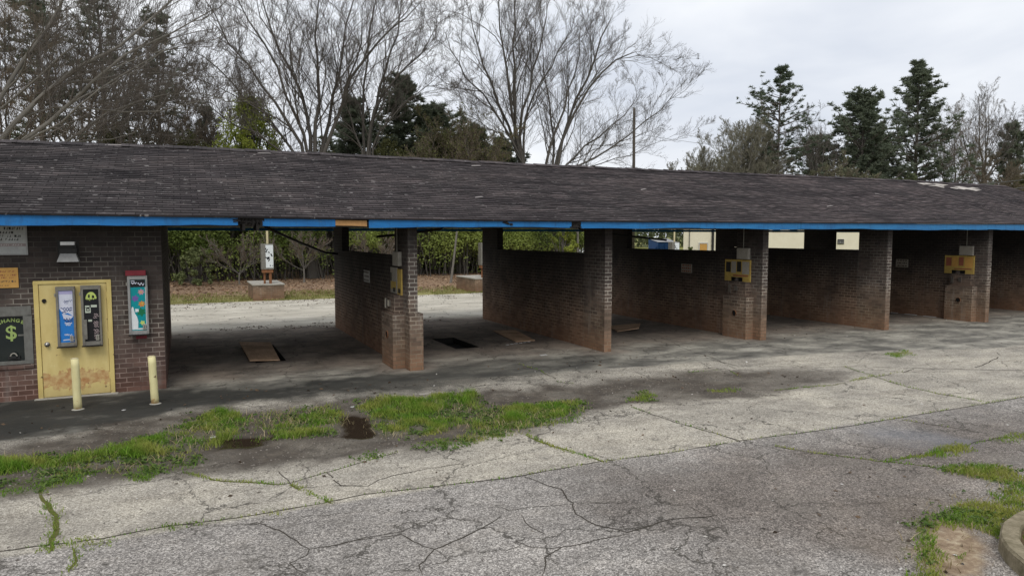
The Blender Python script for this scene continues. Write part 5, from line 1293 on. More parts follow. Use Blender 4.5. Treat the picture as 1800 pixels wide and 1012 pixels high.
def pine(name, label, base, h, r0, seed, start=.45, spread=4.0, nb=70, clumps=7, per=26, nm='needles', group=None, top_round=.25, tilt=.15, needle=.3, lean=0, cone=0):
    rng = np.random.default_rng(seed); base = np.array(base, float)
    t = thing(name, label, 'pine tree' if name == 'pine_tree' else 'evergreen', tuple(base), group)
    k = 14
    TP = bez(base - np.array([0, 0, .2]), base + np.array([lean, 0, h]), (rng.normal(0, .25), 0, 0), k)[None]
    TR = (r0 * np.linspace(1.1, .12, k))[None]
    tp = [tubes(TP, TR, 9)]
    lv = max(8, nb // 8); f = start + (1 - start) * ((np.floor(np.arange(nb) * lv / nb) + .5 + rng.normal(0, .22, nb)) / lv)
    f = np.clip(f, 0, .985)
    pos = np.stack([np.interp(f * (k - 1), np.arange(k), TP[0, :, j]) for j in range(3)], -1)
    a = np.arange(nb) * 2.4 + rng.uniform(-.5, .5, nb)
    g = (f - start) / (1 - start)
    prof = np.sqrt(np.clip(1 - g, 0, 1)) * (.45 + .55 * np.clip(g / top_round, 0, 1))
    if cone: prof = (1 - g) ** cone * (.6 + .4 * np.clip(g / .15, 0, 1))
    L = spread * np.maximum(prof, .1) * np.minimum(1.0, 1.05) * rng.uniform(.4, 1.25, nb) * rng.uniform(.7, 1.2, lv + 1)[np.clip((np.arange(nb) * lv // nb), 0, lv)]
    L = np.minimum(L, spread * .95); el = tilt + .5 * g + rng.normal(0, .15, nb)
    d = np.stack([np.cos(a) * np.cos(el), np.sin(a) * np.cos(el), np.sin(el)], -1)
    BP = polyline(pos, d, L, 6, rng, .35, .10)
    BR = (np.maximum(.012, .014 * L))[:, None] * np.linspace(1.2, .4, 6)[None]
    tp.append(tubes(BP, BR, 4))
    SP, SR = spawn(BP, BR, 5, rng, .42, .7, .3, 4, .3, rr=.6, rmin=.008)
    tp.append(tubes(SP, SR, 3))
    npmesh('trunk', *merge(tp), M['barkpine'], t, smooth=True)
    allp = np.concatenate([BP[:, 3:].reshape(-1, 3), SP[:, 1:].reshape(-1, 3)])
    n = nb * clumps; sel = allp[rng.integers(0, len(allp), n)] + rng.normal(0, .12, (n, 3))
    # needle bundles radiating up and out
    cc = np.repeat(sel, per, 0); N = len(cc)
    dd = rng.normal(0, 1, (N, 3)); dd[:, 2] = np.abs(dd[:, 2]) * .9 - .15; dd /= np.linalg.norm(dd, axis=1)[:, None]
    s = needle * rng.uniform(.6, 1.25, N)[:, None]
    w = np.cross(dd, rng.normal(0, 1, (N, 3))); w /= np.linalg.norm(w, axis=1)[:, None]; w *= needle * .11
    V = np.stack([cc - w, cc + w, cc + dd * s + w * .5, cc + dd * s - w * .5], 1).reshape(-1, 3)
    npmesh('crown', V, np.arange(N * 4).reshape(N, 4), M[nm], t)
    return t
def clump_points(rng, n, centers, radii, shell=.55):
    c = rng.integers(0, len(centers), n); d = rng.normal(0, 1, (n, 3)); d /= np.linalg.norm(d, axis=1)[:, None]
    r = rng.uniform(shell, 1.0, n) ** .7
    return centers[c] + d * (r * radii[c])[:, None]
def leafy(name, label, base, h, w, seed, mat, nleaf=9000, size=.13, low=.0, cat='tree', group=None, stems=5, nclump=60, shape=1.0):
    """evergreen / shrub: stems and branch sprays carrying many leaf-sized faces in uneven clumps"""
    rng = np.random.default_rng(seed); base = np.array(base, float)
    t = thing(name, label, cat, tuple(base), group)
    z = low + (1 - low) * rng.uniform(0, 1, nclump) ** .85
    rad = w * np.sqrt(np.clip(1 - z ** (1.6 * shape), 0.03, 1)) * (.35 + .65 * np.clip((z - low + .12) / .3, 0, 1))
    a = rng.uniform(0, 2 * PI, nclump); q = np.sqrt(rng.uniform(.05, 1, nclump))
    cen = np.stack([np.cos(a) * rad * q, np.sin(a) * rad * q, z * h * .93], -1) + base
    cr = rng.uniform(.07, .2, nclump) * (w + h * .4) * .5
    sp = []
    st = np.zeros((nclump, 6, 3))
    for i in range(nclump):
        root = base + np.array([rng.normal(0, .1 * w), rng.normal(0, .1 * w), 0]) if stems > 1 else base
        b0 = root + (cen[i] - root) * np.array([.05, .05, .35])
        st[i] = bez(root if i < stems else b0, cen[i], (0, 0, h * .05), 6)
    sr = (.035 + .02 * h / 6) * rng.uniform(.5, 1, nclump)[:, None] * np.linspace(1, .3, 6)[None]
    parts = [tubes(st, sr, 4)]
    if stems == 1:
        parts.append(tubes(bez(base - np.array([0, 0, .2]), base + np.array([0, 0, h * .8]), (.1, 0, 0), 6)[None], (.02 * h * np.linspace(1, .3, 6))[None], 7))
    npmesh('trunk' if cat == 'tree' else 'stems', *merge(parts), M['bark'], t, smooth=True)
    P = clump_points(rng, nleaf, cen, cr, .25)
    P = P[P[:, 2] > base[2] + .02]
    npmesh('crown' if cat == 'tree' else 'leaves', *leaf_cards(P, size, rng), M[mat], t)
    return t

V_ = lambda n, sx, dz, ry, rl, seed, cx=0.: [((cx + sx * math.sin((i + .5 - n / 2) / (n / 2) * 1.25) + random.Random(seed + i).uniform(-.8, .8)), random.Random(seed + i + 50).uniform(-ry, ry), dz * (math.cos((i + .5 - n / 2) / (n / 2) * .95)) * random.Random(seed + i + 9).uniform(.86, 1.05), rl * random.Random(seed + i + 99).uniform(.7, 1.1)) for i in range(n)]
# the big pale-limbed tree leaning in from the left
L1 = [dict(p=[(-9.4, 36, .6), (-8.6, 36, 4.0), (-6.7, 36, 7.6), (-5.5, 36, 8.7), (-3.8, 36.3, 10.4), (-1.8, 36.6, 11.9), (.8, 37, 14.6), (2.6, 37, 17)], r=0.164),
      dict(p=[(-9.4, 36, .6), (-7.6, 35.6, 5.2), (-5.8, 35, 7.0), (-4.5, 34.8, 8.1), (-3.2, 34.6, 9.5), (-1.2, 34.4, 11.1), (1.6, 34, 12.9)], r=0.148),
      dict(p=[(-9.4, 36, .6), (-8.6, 36.4, 4.6), (-7.0, 36.6, 8.4), (-5.6, 36.8, 11.0), (-4.3, 37, 13.2), (-3.2, 37, 17.5)], r=0.172),
      dict(p=[(-9.4, 36, .6), (-7.2, 37, 5.0), (-4.7, 37.6, 7.2), (-2.5, 38, 9.2), (-.3, 38, 9.9), (2.2, 38, 9.8)], r=0.101),
      dict(p=[(-9.4, 36, .6), (-9.3, 35.5, 6.0), (-8.2, 35, 11.0), (-6.8, 35, 16.0)], r=0.156)]
bare_tree('bare_tree', 'leafless tree with thick pale limbs leaning in from the left edge', (-9.4, 36, 0), .7, .5, L1, 101, (9, 7, 7, 1), 'barkpale', tw=1.1)
# limb courses (metres) of the four big bare trees
LB1 = [dict(p=[(8.15, 50.0, 6.25), (7.6, 49.75, 8.73), (6.42, 49.39, 11.3), (4.71, 48.97, 13.26), (2.96, 48.5, 15.47), (1.29, 48.0, 18.03)], r=0.16),
  dict(p=[(8.15, 50.0, 6.25), (8.45, 50.25, 9.41), (7.99, 50.61, 12.16), (6.97, 51.03, 14.85), (5.97, 51.5, 17.53), (5.17, 52.0, 20.6)], r=0.19),
  dict(p=[(8.27, 50.0, 6.26), (8.69, 49.84, 9.38), (8.79, 49.59, 12.82), (8.65, 49.31, 15.78), (8.92, 49.0, 20.57)], r=0.2),
  dict(p=[(8.34, 50.0, 6.26), (9.26, 50.41, 9.68), (10.16, 51.02, 13.59), (11.18, 51.72, 17.45), (12.01, 52.5, 21.81)], r=0.19),
  dict(p=[(8.34, 50.0, 6.26), (9.72, 49.69, 10.0), (10.47, 49.24, 13.28), (11.96, 48.71, 15.63), (13.63, 48.13, 17.4), (15.49, 47.5, 19.0)], r=0.18),
  dict(p=[(8.15, 50.0, 6.25), (7.11, 50.25, 8.87), (5.53, 50.61, 11.01), (3.97, 51.03, 12.47), (2.28, 51.5, 14.47), (0.59, 52.0, 15.32)], r=0.13),
  dict(p=[(8.15, 50.0, 6.25), (7.17, 49.51, 7.92), (4.94, 48.78, 9.41), (2.84, 47.94, 10.06), (1.07, 47.0, 11.5)], r=0.1),
  dict(p=[(8.27, 50.0, 6.26), (7.98, 49.63, 9.7), (6.89, 49.09, 11.44), (5.75, 48.46, 14.88), (4.01, 47.76, 16.62), (3.03, 47.0, 18.65)], r=0.15)]
LB1b = [dict(p=[(12.37, 51.0, 6.44), (12.67, 51.12, 10.58), (13.09, 51.3, 13.3), (14.12, 51.51, 15.7), (15.08, 51.75, 18.13), (15.72, 52.0, 21.81)], r=0.17),
  dict(p=[(12.37, 51.0, 6.44), (12.51, 50.81, 10.53), (13.06, 50.54, 12.76), (14.6, 50.23, 14.65), (16.14, 49.88, 16.16), (17.34, 49.5, 18.23)], r=0.15),
  dict(p=[(12.37, 51.0, 6.44), (12.28, 51.25, 10.16), (12.2, 51.61, 13.07), (12.77, 52.03, 16.49), (13.58, 52.5, 20.0), (14.09, 53.0, 22.29)], r=0.15),
  dict(p=[(12.37, 51.0, 6.44), (12.8, 50.84, 9.73), (14.24, 50.59, 12.04), (16.12, 50.31, 13.38), (17.66, 50.0, 14.9)], r=0.11),
  dict(p=[(12.37, 51.0, 6.44), (11.97, 50.67, 9.66), (10.84, 50.19, 11.92), (9.98, 49.62, 14.47), (9.73, 49.0, 17.33)], r=0.12)]
LB2 = [dict(p=[(25.88, 52.0, 6.42), (25.42, 51.81, 8.95), (23.36, 51.54, 12.43), (21.03, 51.23, 14.61), (19.26, 50.88, 16.3), (18.44, 50.5, 18.01)], r=0.14),
  dict(p=[(25.88, 52.0, 6.42), (25.11, 52.25, 10.59), (23.24, 52.61, 14.4), (21.93, 53.03, 17.96), (21.54, 53.5, 21.16)], r=0.18),
  dict(p=[(25.88, 52.0, 6.42), (24.81, 51.84, 11.44), (24.09, 51.59, 15.41), (23.26, 51.31, 18.8), (22.74, 51.0, 22.33)], r=0.19),
  dict(p=[(25.88, 52.0, 6.42), (24.9, 52.25, 11.96), (25.07, 52.61, 16.16), (25.17, 53.03, 19.46), (25.71, 53.5, 23.55)], r=0.2),
  dict(p=[(25.88, 52.0, 6.42), (24.97, 51.75, 11.89), (26.08, 51.39, 15.55), (26.88, 50.97, 18.7), (26.99, 50.5, 21.7)], r=0.17),
  dict(p=[(25.88, 52.0, 6.42), (25.34, 52.3, 11.3), (27.29, 52.73, 15.23), (29.73, 53.24, 18.4), (31.1, 53.8, 21.09)], r=0.14),
  dict(p=[(25.88, 52.0, 6.42), (25.56, 51.67, 8.71), (23.69, 51.19, 10.83), (21.25, 50.62, 11.7), (18.9, 50.0, 12.51)], r=0.09)]
LB3 = [dict(p=[(28.56, 53.0, 6.55), (28.07, 52.84, 9.16), (29.4, 52.59, 13.02), (30.61, 52.31, 16.16), (30.84, 52.0, 19.88)], r=0.18),
  dict(p=[(28.83, 53.0, 6.55), (29.2, 53.19, 9.24), (31.01, 53.46, 14.0), (33.08, 53.77, 17.66), (34.57, 54.12, 20.87), (35.76, 54.5, 22.61)], r=0.2),
  dict(p=[(28.83, 53.0, 6.55), (29.54, 52.81, 10.43), (31.32, 52.54, 15.07), (33.97, 52.23, 17.91), (35.96, 51.88, 18.91), (36.53, 51.5, 18.74)], r=0.17),
  dict(p=[(29.11, 53.0, 6.56), (30.12, 53.33, 9.05), (33.28, 53.81, 11.24), (36.97, 54.38, 13.83), (39.46, 55.0, 16.47)], r=0.14),
  dict(p=[(29.39, 53.0, 6.57), (30.71, 52.88, 9.04), (33.77, 52.7, 10.14), (37.22, 52.49, 12.21), (40.01, 52.25, 14.75), (41.32, 52.0, 16.08)], r=0.13),
  dict(p=[(28.56, 53.0, 6.55), (29.27, 53.33, 9.99), (29.35, 53.81, 13.44), (28.69, 54.38, 16.87), (28.73, 55.0, 20.39)], r=0.15),
  dict(p=[(29.39, 53.0, 6.57), (31.22, 53.25, 8.6), (34.97, 53.61, 9.54), (38.99, 54.03, 10.8), (42.59, 54.5, 12.38)], r=0.08)]

bare_tree('bare_tree', 'wide fan-shaped leafless tree behind the left half of the roof', (8.2, 50, 0), 6.2, .36, LB1, 111, (11, 8, 7, 1), tw=.95)
bare_tree('bare_tree', 'many-forked leafless tree whose limbs lean right above the dark evergreens', (11.7, 51, 0), 6.2, .3, LB1b, 121, (11, 8, 7, 1), tw=.95)
bare_tree('bare_tree', 'tall vase-shaped leafless tree above the middle of the roof', (25.9, 52, 0), 5.8, .34, LB2, 131, (11, 8, 7, 1), tw=.95)
bare_tree('bare_tree', 'leafless tree with strong limbs rising right and long low boughs, left of the utility pole', (29.2, 53, 0), 5.8, .42, LB3, 141, (11, 8, 7, 1), tw=.95)
# thin grey trees and brush left and behind
bare_tree('bare_tree', 'slender dark leafless tree crossing between the pines at left', (2.4, 61, 0), 8, .16, V_(5, 3.4, 7.5, 1.2, .08, 7), 151, (7, 6, 5, 1))
bare_tree('bare_tree', 'small twiggy leafless tree above the roof beside the yellow-green crown', (4.2, 58, 0), 7.5, .18, V_(6, 4.2, 8.5, 1.5, .09, 17), 161, (8, 6, 5, 1))
bare_tree('bare_tree', 'thin leafless tree with crossing stems behind the left ridge', (-2.5, 52, 0), 7, .2, V_(6, 4.4, 10.5, 1.6, .1, 27), 171, (8, 6, 5, 1))
bare_tree('bare_tree', 'leafless tree filling the gap between two dark pines at far left', (-6.6, 62, 0), 9, .24, V_(7, 5.4, 12.0, 2, .12, 37), 181, (8, 6, 5, 1))
# brown brush
bare_tree('scrub_tree', 'brown leafless scrub behind the left end of the ridge', (-1.0, 56, 0), 3.4, .12, V_(9, 4.0, 9.2, 2, .05, 47), 191, (10, 7, 6, 2), 'bark', 'twigbrown', tw=1.5)
bare_tree('scrub_tree', 'brown leafless scrub below the yellow-green crown', (1.4, 60, 0), 3.4, .12, V_(9, 4.2, 7.6, 2, .05, 57), 192, (10, 7, 6, 2), 'bark', 'twigbrown', tw=1.5)
bare_tree('scrub_tree', 'olive-brown leafless scrub between the evergreens and the central bare tree', (19.2, 50, 0), 2.8, .12, V_(9, 3.4, 8.4, 2, .05, 67), 193, (10, 7, 6, 2), 'bark', 'twigbrown', buds=('olive', 12000, .07), tw=1.4)
bare_tree('scrub_tree', 'low leafless scrub under the long boughs of the central tree', (31.5, 55, 0), 2.4, .1, V_(8, 3.6, 7.2, 2, .045, 77), 194, (9, 6, 5, 2), 'bark', 'twigs')

bare_tree('bare_tree', 'grey leafless tree among the pines at the far left', (-4.4, 49, 0), 6.0, .22, V_(8, 5.4, 12.5, 2, .1, 107), 195, (9, 7, 6, 1), 'bark', 'twigs')
bare_tree('bare_tree', 'leafless tree with fine brown twigs at the left frame edge', (-8.6, 47, 0), 5.0, .2, V_(8, 4.8, 12.0, 2, .1, 117), 196, (9, 7, 6, 1), 'bark', 'twigbrown')
bare_tree('scrub_tree', 'bare brown shrub at the wood edge right of the vacuum in the first bay', (6.9, 45.4, 0), .9, .06, V_(8, 1.6, 2.4, 1, .025, 127), 197, (6, 5, 4, 1), 'barkpale', 'twigbrown', cat='shrub')
bare_tree('scrub_tree', 'bare brown shrub at the wood edge left of the vacuum in the first bay', (3.1, 45.2, 0), .7, .05, V_(8, 1.5, 2.0, 1, .022, 137), 198, (6, 5, 4, 1), 'barkpale', 'twigbrown', cat='shrub')
bare_tree('scrub_tree', 'bare brown shrub at the wood edge seen through the second bay', (11.6, 45.4, 0), .8, .05, V_(8, 1.7, 2.2, 1, .024, 147), 199, (6, 5, 4, 1), 'barkpale', 'twigbrown', cat='shrub')
# pines and evergreens at left and centre
gz_ = lambda x, y: gz0(x, y)
pine('pine_tree', 'dark dense pine at the left edge behind the pale limbs', (-8.4, 56, 0), 19.5, .3, 201, .34, 4.2, 80, 6, 22, needle=.34)
pine('pine_tree', 'dark open-crowned pine second from the left edge', (-5.0, 59, 0), 21.5, .3, 202, .36, 4.4, 80, 6, 22, needle=.34)
pine('pine_tree', 'tall pine with sparse foliage third from the left edge', (-1.2, 60, 0), 19.5, .25, 203, .45, 3.6, 64, 5, 22, needle=.34)
pine('pine_tree', 'short dark pine just left of the yellow-green crown', (1.9, 62, 0), 13.2, .2, 204, .3, 3.0, 54, 9, 22, needle=.32)
leafy('leafy_tree', 'yellow-green spring tree behind the left half of the roof', (4.4, 51.5, 0), 13.0, 3.3, 211, 'spring', 22000, .09, .25, stems=6, nclump=150)
pine('evergreen_tree', 'tallest dark evergreen with pointed top left of centre', (16.6, 56, 0), 15.6, .24, 212, .12, 4.8, 154, 13, 24, needle=.34, top_round=.4, cone=.55)
pine('evergreen_tree', 'broad dark evergreen right of the pointed one', (19.6, 57, 0), 13.6, .24, 213, .12, 5.5, 162, 13, 24, needle=.34, top_round=.4, cone=.55)
pine('evergreen_tree', 'dark evergreen mass left of the pointed one', (12.9, 58, 0), 13.4, .24, 214, .12, 5.5, 162, 13, 24, needle=.34, top_round=.4, cone=.55)
pine('evergreen_tree', 'low dark evergreen left of the central vase-shaped tree', (22.8, 56, 0), 11.8, .24, 215, .12, 4.2, 146, 13, 24, needle=.34, top_round=.4, cone=.55)
pine('evergreen_tree', 'small dark evergreen at the foot of the central vase-shaped tree', (26.5, 58, 0), 11.4, .24, 216, .12, 3.4, 134, 13, 24, needle=.34, top_round=.4, cone=.55)
leafy('leafy_tree', 'olive-green thicket tree in front of the dark evergreens', (18.8, 52, 0), 11.4, 4.6, 217, 'olive', 22000, .10, .1, stems=5, nclump=130)

for x, y, h, w, sd, lb in ((9.6, 54, 10.6, 3.4, 218, 'olive brush at the foot of the fan-shaped tree'), (14.6, 53, 10.9, 3.6, 219, 'olive brush left of the pointed evergreen'), (22.4, 53, 10.2, 3.0, 220, 'olive brush right of the broad evergreen'), (-3.6, 54, 11.2, 3.6, 221, 'olive-brown brush behind the left end of the roof'), (.6, 55, 10.8, 3.0, 222, 'olive-brown brush just left of the yellow-green crown')):
    leafy('leafy_tree', lb, (x, y, 0), h, w, sd, 'olive', 9000, .085, .15, stems=7, nclump=120)
# understory behind the bays
def thicket():
    rng = np.random.default_rng(301)
    n = 300000
    x = rng.uniform(-16, 30.5, n); yb = 46.9 + 1.6 * vnoise(x * .35, x * 0, 3) ; y = yb + rng.uniform(0, 1, n) ** 1.4 * 7
    top = 3.6 + 3.2 * fbm(x * .28, y * .28, 91, 4) + (y - yb) * .35
    z = top * rng.uniform(0, 1, n) ** .62
    k = (.62 * fbm(x * .7 + z * .3, z * .9 + y * .6, 93, 4) + .38 * fbm(x * .26, z * .45 + y * .2, 98, 3) > .505 - .085 * sstep(1.6, 3.4, z)) & (rng.uniform(0, 1, n) < .22 + .78 * sstep(.9, 2.8, z + 1.5 * (fbm(x * .3, y * .3, 97, 3) - .5)))
    P = np.stack([x, y, z], -1)[k]
    o = npmesh('thicket', *leaf_cards(P, .085, rng), M['privet']); struct(o, 'stuff')
    # stems through the thicket
    m = 1300
    x = rng.uniform(-16, 31, m); y = 48.2 + rng.uniform(0, 7, m)
    b = np.stack([x, y, x * 0 - .05], -1); d = np.stack([rng.normal(0, .16, m), rng.normal(0, .1, m), np.ones(m)], -1); d /= np.linalg.norm(d, axis=1)[:, None]
    P1 = polyline(b, d, rng.uniform(2.2, 6, m), 6, rng, .1, .08); R1 = rng.uniform(.012, .04, m)[:, None] * np.linspace(1, .35, 6)[None]
    P2, R2 = spawn(P1, R1, 5, rng, .4, .6, .3, 4, .2, rr=.5, rmin=.007)
    struct(npmesh('thicket_stems', *merge([tubes(P1, R1, 5), tubes(P2, R2, 3)]), M['bark'], smooth=True), 'stuff')
    # deeper wood, dark mass
    n = 42000
    x = rng.uniform(-34, 34, n); y = 58 + rng.uniform(0, 10, n); z = (5.5 + 3.0 * fbm(x * .2, y * .2, 95, 3)) * rng.uniform(0, 1, n) ** .8
    struct(npmesh('woodland', *leaf_cards(np.stack([x, y, z], -1), .34, rng), M['evergreen']), 'stuff')
thicket()
leafy('bush', 'rounded grey-green bush at the wood edge, left in the first bay opening', (.75, 45.6, 0), 2.3, 1.45, 311, 'bush', 6500, .075, .0, 'bush', None, 8, 46)
leafy('bush', 'yellow-green bush seen over the second bay wall', (26.2, 46.5, 0), 4.4, 1.5, 312, 'spring', 5000, .09, .2, 'bush', None, 6, 40)
leafy('bush', 'olive bush at the right end of the gap over the second bay wall', (30.6, 47.5, 0), 4.8, 1.6, 313, 'olive', 5000, .09, .1, 'bush', None, 6, 40)
bare_tree('sapling', 'pale slim sapling trunk standing in the thicket behind the first bay', (9.9, 46.8, 0), 3.2, .06, V_(4, 1.0, 2.6, .6, .03, 87), 321, (4, 4, 3, 0), 'barkpale')
bare_tree('sapling', 'leaning pale sapling beside the partly hidden vacuum station', (15.3, 41.5, 0), 3.6, .07, V_(4, 1.1, 2.4, .6, .03, 88), 322, (4, 4, 3, 0), 'barkpale', trunk_lean=(.5, 0))
bare_tree('sapling', 'thin-stemmed bare sapling over the second bay wall', (28.0, 47.2, 0), 3.8, .09, V_(4, 1.2, 3.0, .6, .035, 89), 323, (5, 4, 3, 0), 'barkpale')

# right-hand distant trees
pine('pine_tree', 'tall thin pine with bare pale trunk and sparse crown at right', (62.2, 60, 0), 21.9,   .26, 401, .38, 5.5, 100, 9, 24, 'needles_l', needle=.30, tilt=.05, top_round=.3)
pine('pine_tree', 'dense round-topped dark pine right of the thin pale-trunked one', (76.0, 60, 0), 19.6, .34, 402, .14, 7.6, 170, 14, 26, needle=.42, top_round=.75, tilt=.1)
pine('pine_tree', 'tallest dark pine with pointed crown at right', (86.0, 60, 0), 24.9, .36, 403, .14, 8.4, 190, 11, 26, needle=.40, cone=.7)
pine('pine_tree', 'low dark pine below and left of the round-topped one', (72.6, 64, 0), 15.0, .25, 404, .12, 6.4, 110, 13, 24, needle=.42)
pine('pine_tree', 'low dark pine between the two tallest dark pines', (81.6, 63, 0), 16.5, .25, 405, .12, 6.0, 110, 12, 24, needle=.42)
pine('pine_tree', 'green pine at the far right edge', (106.5, 60, 0), 18.2, .25, 406, .12, 6.0, 110, 12, 24, needle=.42)
for k, (x, y, h, s, lb) in enumerate(((50.5, 60, 10.8, 4.6, 'low rounded budding tree right of the utility pole'), (55.4, 60, 13.6, 4.8, 'budding pale tree left of the thin pine'), (58.6, 61, 15.2, 4.2, 'taller budding tree touching the thin pine'))):
    bare_tree('budding_tree', lb, (x, y, 0), h * .34, .2, V_(10, s, h * .62, 2, .1, 500 + k * 13), 410 + k, (11, 8, 7, 2), 'barkpale', 'twigpale', buds=('haze', 6000, .05), tw=1.7)
bare_tree('bare_tree', 'small leafless tree between the thin pine and the round-topped pine', (68.6, 60, 0), 8.0, .2, V_(6, 4.6, 8.6, 2, .12, 601), 421, (8, 6, 5, 1), tw=1.3)
bare_tree('bare_tree', 'hazy grey leafless tree just left of the thin pine trunk', (60.2, 62, 0), 6.0, .18, V_(9, 5.0, 9.0, 2, .1, 661), 425, (10, 7, 6, 2), 'barkpale', 'twigpale', tw=1.6)
bare_tree('bare_tree', 'pale leafless tree right of the tallest pine', (94.5, 60, 0), 7.0, .24, V_(10, 6.2, 13.0, 2, .12, 611), 422, (10, 7, 6, 2), 'barkpale', 'twigbrown', tw=1.4)
bare_tree('bare_tree', 'leafless tree with crooked limbs near the right edge', (100.4, 60, 0), 12.0, .32, V_(6, 5.6, 10.0, 2, .17, 621), 423, (8, 6, 5, 1), tw=1.4)
bare_tree('bare_tree', 'low leafless tree at the right edge before the green pine', (110.5, 62, 0), 8.0, .24, V_(7, 5.0, 11.0, 2, .12, 631), 424, (8, 6, 5, 1), tw=1.4)
bare_tree('scrub_tree', 'reddish-brown scrub below the crooked tree at the far right', (97.5, 57, 0), 3.0, .12, V_(10, 7.4, 8.6, 2, .05, 641), 431, (9, 7, 6, 2), 'bark', 'twigbrown', tw=2.0)
bare_tree('scrub_tree', 'yellowish scrub at the foot of the round-topped pine', (69.5, 57, 0), 2.8, .12, V_(9, 4.6, 7.4, 2, .05, 651), 432, (9, 7, 5, 2), 'bark', 'twigbrown', buds=('haze', 8000, .1), tw=1.6)
leafy('evergreen_tree', 'rounded dark green tree at the foot of the tallest pine', (80.0, 57, 0), 10.8, 4.4, 441, 'evergreen', 12000, .17, .05, stems=5, nclump=60)
leafy('evergreen_tree', 'dark leafy tree low at the right edge', (104, 57, 0), 11.6, 4.6, 442, 'olive', 12000, .17, .05, stems=5, nclump=60)
# far wood closing the field
rng = np.random.default_rng(77); n = 26000
x = rng.uniform(30, 330, n); y = 150 + rng.uniform(0, 20, n) - (x - 30) * .12; z = (7 + 6 * fbm(x * .06, y * .05, 15, 4)) * rng.uniform(0, 1, n) ** .8
struct(npmesh('far_wood', *leaf_cards(np.stack([x, y, z], -1), .75, rng), M['evergreen']), 'stuff')

# ------------------------------------------------------------------ background buildings and objects
t = thing('white_building', 'long cream building behind the wash with orange door and high windows', 'building', (42.4, 52, 0))
M['stucco'] = weathered('cream_stucco', (.78, .73, .58), (.66, .6, .46), 1.2, .5, .8)
T0 = t; ox, by = 42.4, 52.0
def W_(s): return ox + s
MB().box(W_(-.12), W_(34), by, by + 14, -.1, 5.6).build('wall', M['stucco'], t)
b = MB(); bx0, bx1 = W_(0), W_(34); b.face([(bx0 - .2, by - .5, 5.6), (bx1 + .5, by - .5, 5.6), (bx1 + .5, by + 7, 6.6), (bx0 - .2, by + 7, 6.6)]); b.face([(bx0 - .2, by + 7, 6.6), (bx1 + .5, by + 7, 6.6), (bx1 + .5, by + 14.5, 5.6), (bx0 - .2, by + 14.5, 5.6)]); b.face([(bx0 - .2, by - .5, 5.45), (bx1 + .5, by - .5, 5.45), (bx1 + .5, by - .5, 5.6), (bx0 - .2, by - .5, 5.6)]); b.build('roof', M['greymetal'], t)
d = MB().box(W_(1.36), W_(2.02), by - .05, by - .003, 0, 2.2).build('door', M['orange_sign'], t)
b = MB(); b.box(W_(1.27), W_(1.355), by - .08, by - .003, 0, 2.3); b.box(W_(2.025), W_(2.11), by - .08, by - .003, 0, 2.3); b.box(W_(1.355), W_(2.025), by - .08, by - .003, 2.205, 2.3); b.build('frame', M['white'], d)
for k in range(6):
    x = W_(7.7 + k * 1.45)
    w_ = MB().box(x, x + .6, by - .03, by - .003, 3.40, 4.3).build('window', M['glass'], t)
    b = MB(); b.box(x - .08, x - .002, by - .06, by - .003, 3.3, 4.38); b.box(x + .602, x + .68, by - .06, by - .003, 3.3, 4.38); b.box(x - .002, x + .602, by - .06, by - .003, 3.3, 3.398); b.build('frame', M['white'], w_)
v = MB().box(W_(13.1), W_(13.62), by - .06, by - .003, 2.2, 2.62).build('vent', M['black'], t)
b = MB(); b.box(W_(13.12), W_(13.6), by - .1, by - .063, 2.28, 2.33); b.box(W_(13.12), W_(13.6), by - .1, by - .063, 2.42, 2.47); b.box(W_(13.3), W_(13.34), by - .1, by - .063, 2.33, 2.42); b.build('louvre', M['greymetal'], v)
b = MB(); b.tube([(W_(.42), by - .06, 0), (W_(.42), by - .06, 5.4)], .05, 6); b.build('downpipe', M['oldmetal'], t)
b = MB(); b.box(W_(2.4), W_(2.62), by - .14, by - .003, 0, 5.4); b.build('downpipe', M['black'], t)
t.rotation_euler = (0, 0, math.radians(-40.5))
leafy('bush', 'small grey-green shrub against the cream wall', (42.4, 51.2, 0), 2.25, .6, 331, 'bush', 1800, .07, .0, 'bush', None, 5, 20)

t = thing('dumpster', 'dark blue steel dumpster in the field left of the cream building', 'dumpster', (56.7, 74, 0))
M['bluesteel'] = weathered('blue_dumpster_paint', (.012, .055, .17), (.01, .03, .09), 3, .5, .5)
b = MB(); z0, z1 = .2, 2.1
x0, x1, y0, y1 = 55.2, 58.2, 73, 75
b.face([(x0, y0 + .15, z0), (x1, y0 + .15, z0), (x1, y0, z1), (x0, y0, z1)]); b.face([(x1, y0 + .15, z0), (x1, y1, z0), (x1, y1, z1 + .4), (x1, y0, z1)]); b.face([(x0, y1, z0), (x0, y0 + .15, z0), (x0, y0, z1), (x0, y1, z1 + .4)]); b.face([(x1, y1, z0), (x0, y1, z0), (x0, y1, z1 + .4), (x1, y1, z1 + .4)]); b.face([(x0, y0 + .15, z0), (x0, y1, z0), (x1, y1, z0), (x1, y0 + .15, z0)])
b.build('body', M['bluesteel'], t)
b = MB(); b.face([(x0 - .05, y0 - .08, z1 + .02), (56.68, y0 - .08, z1 + .02), (56.68, y1, z1 + .45), (x0 - .05, y1, z1 + .45)]); b.face([(56.72, y0 - .08, z1 + .02), (x1 + .05, y0 - .08, z1 + .02), (x1 + .05, y1, z1 + .45), (56.72, y1, z1 + .45)]); b.build('lid', M['greymetal'], t)
b = MB()
for x in (55.5, 56.3, 57.1, 57.9): b.box(x, x + .08, y0 - .05, y0 + .1, .5, 2.0)
b.box(x0 - .12, x0 - .002, y0 + .3, y0 + 1.2, 1.2, 1.5); b.box(x1 + .002, x1 + .12, y0 + .3, y0 + 1.2, 1.2, 1.5); b.build('rib', M['bluesteel'], t)
b = MB()
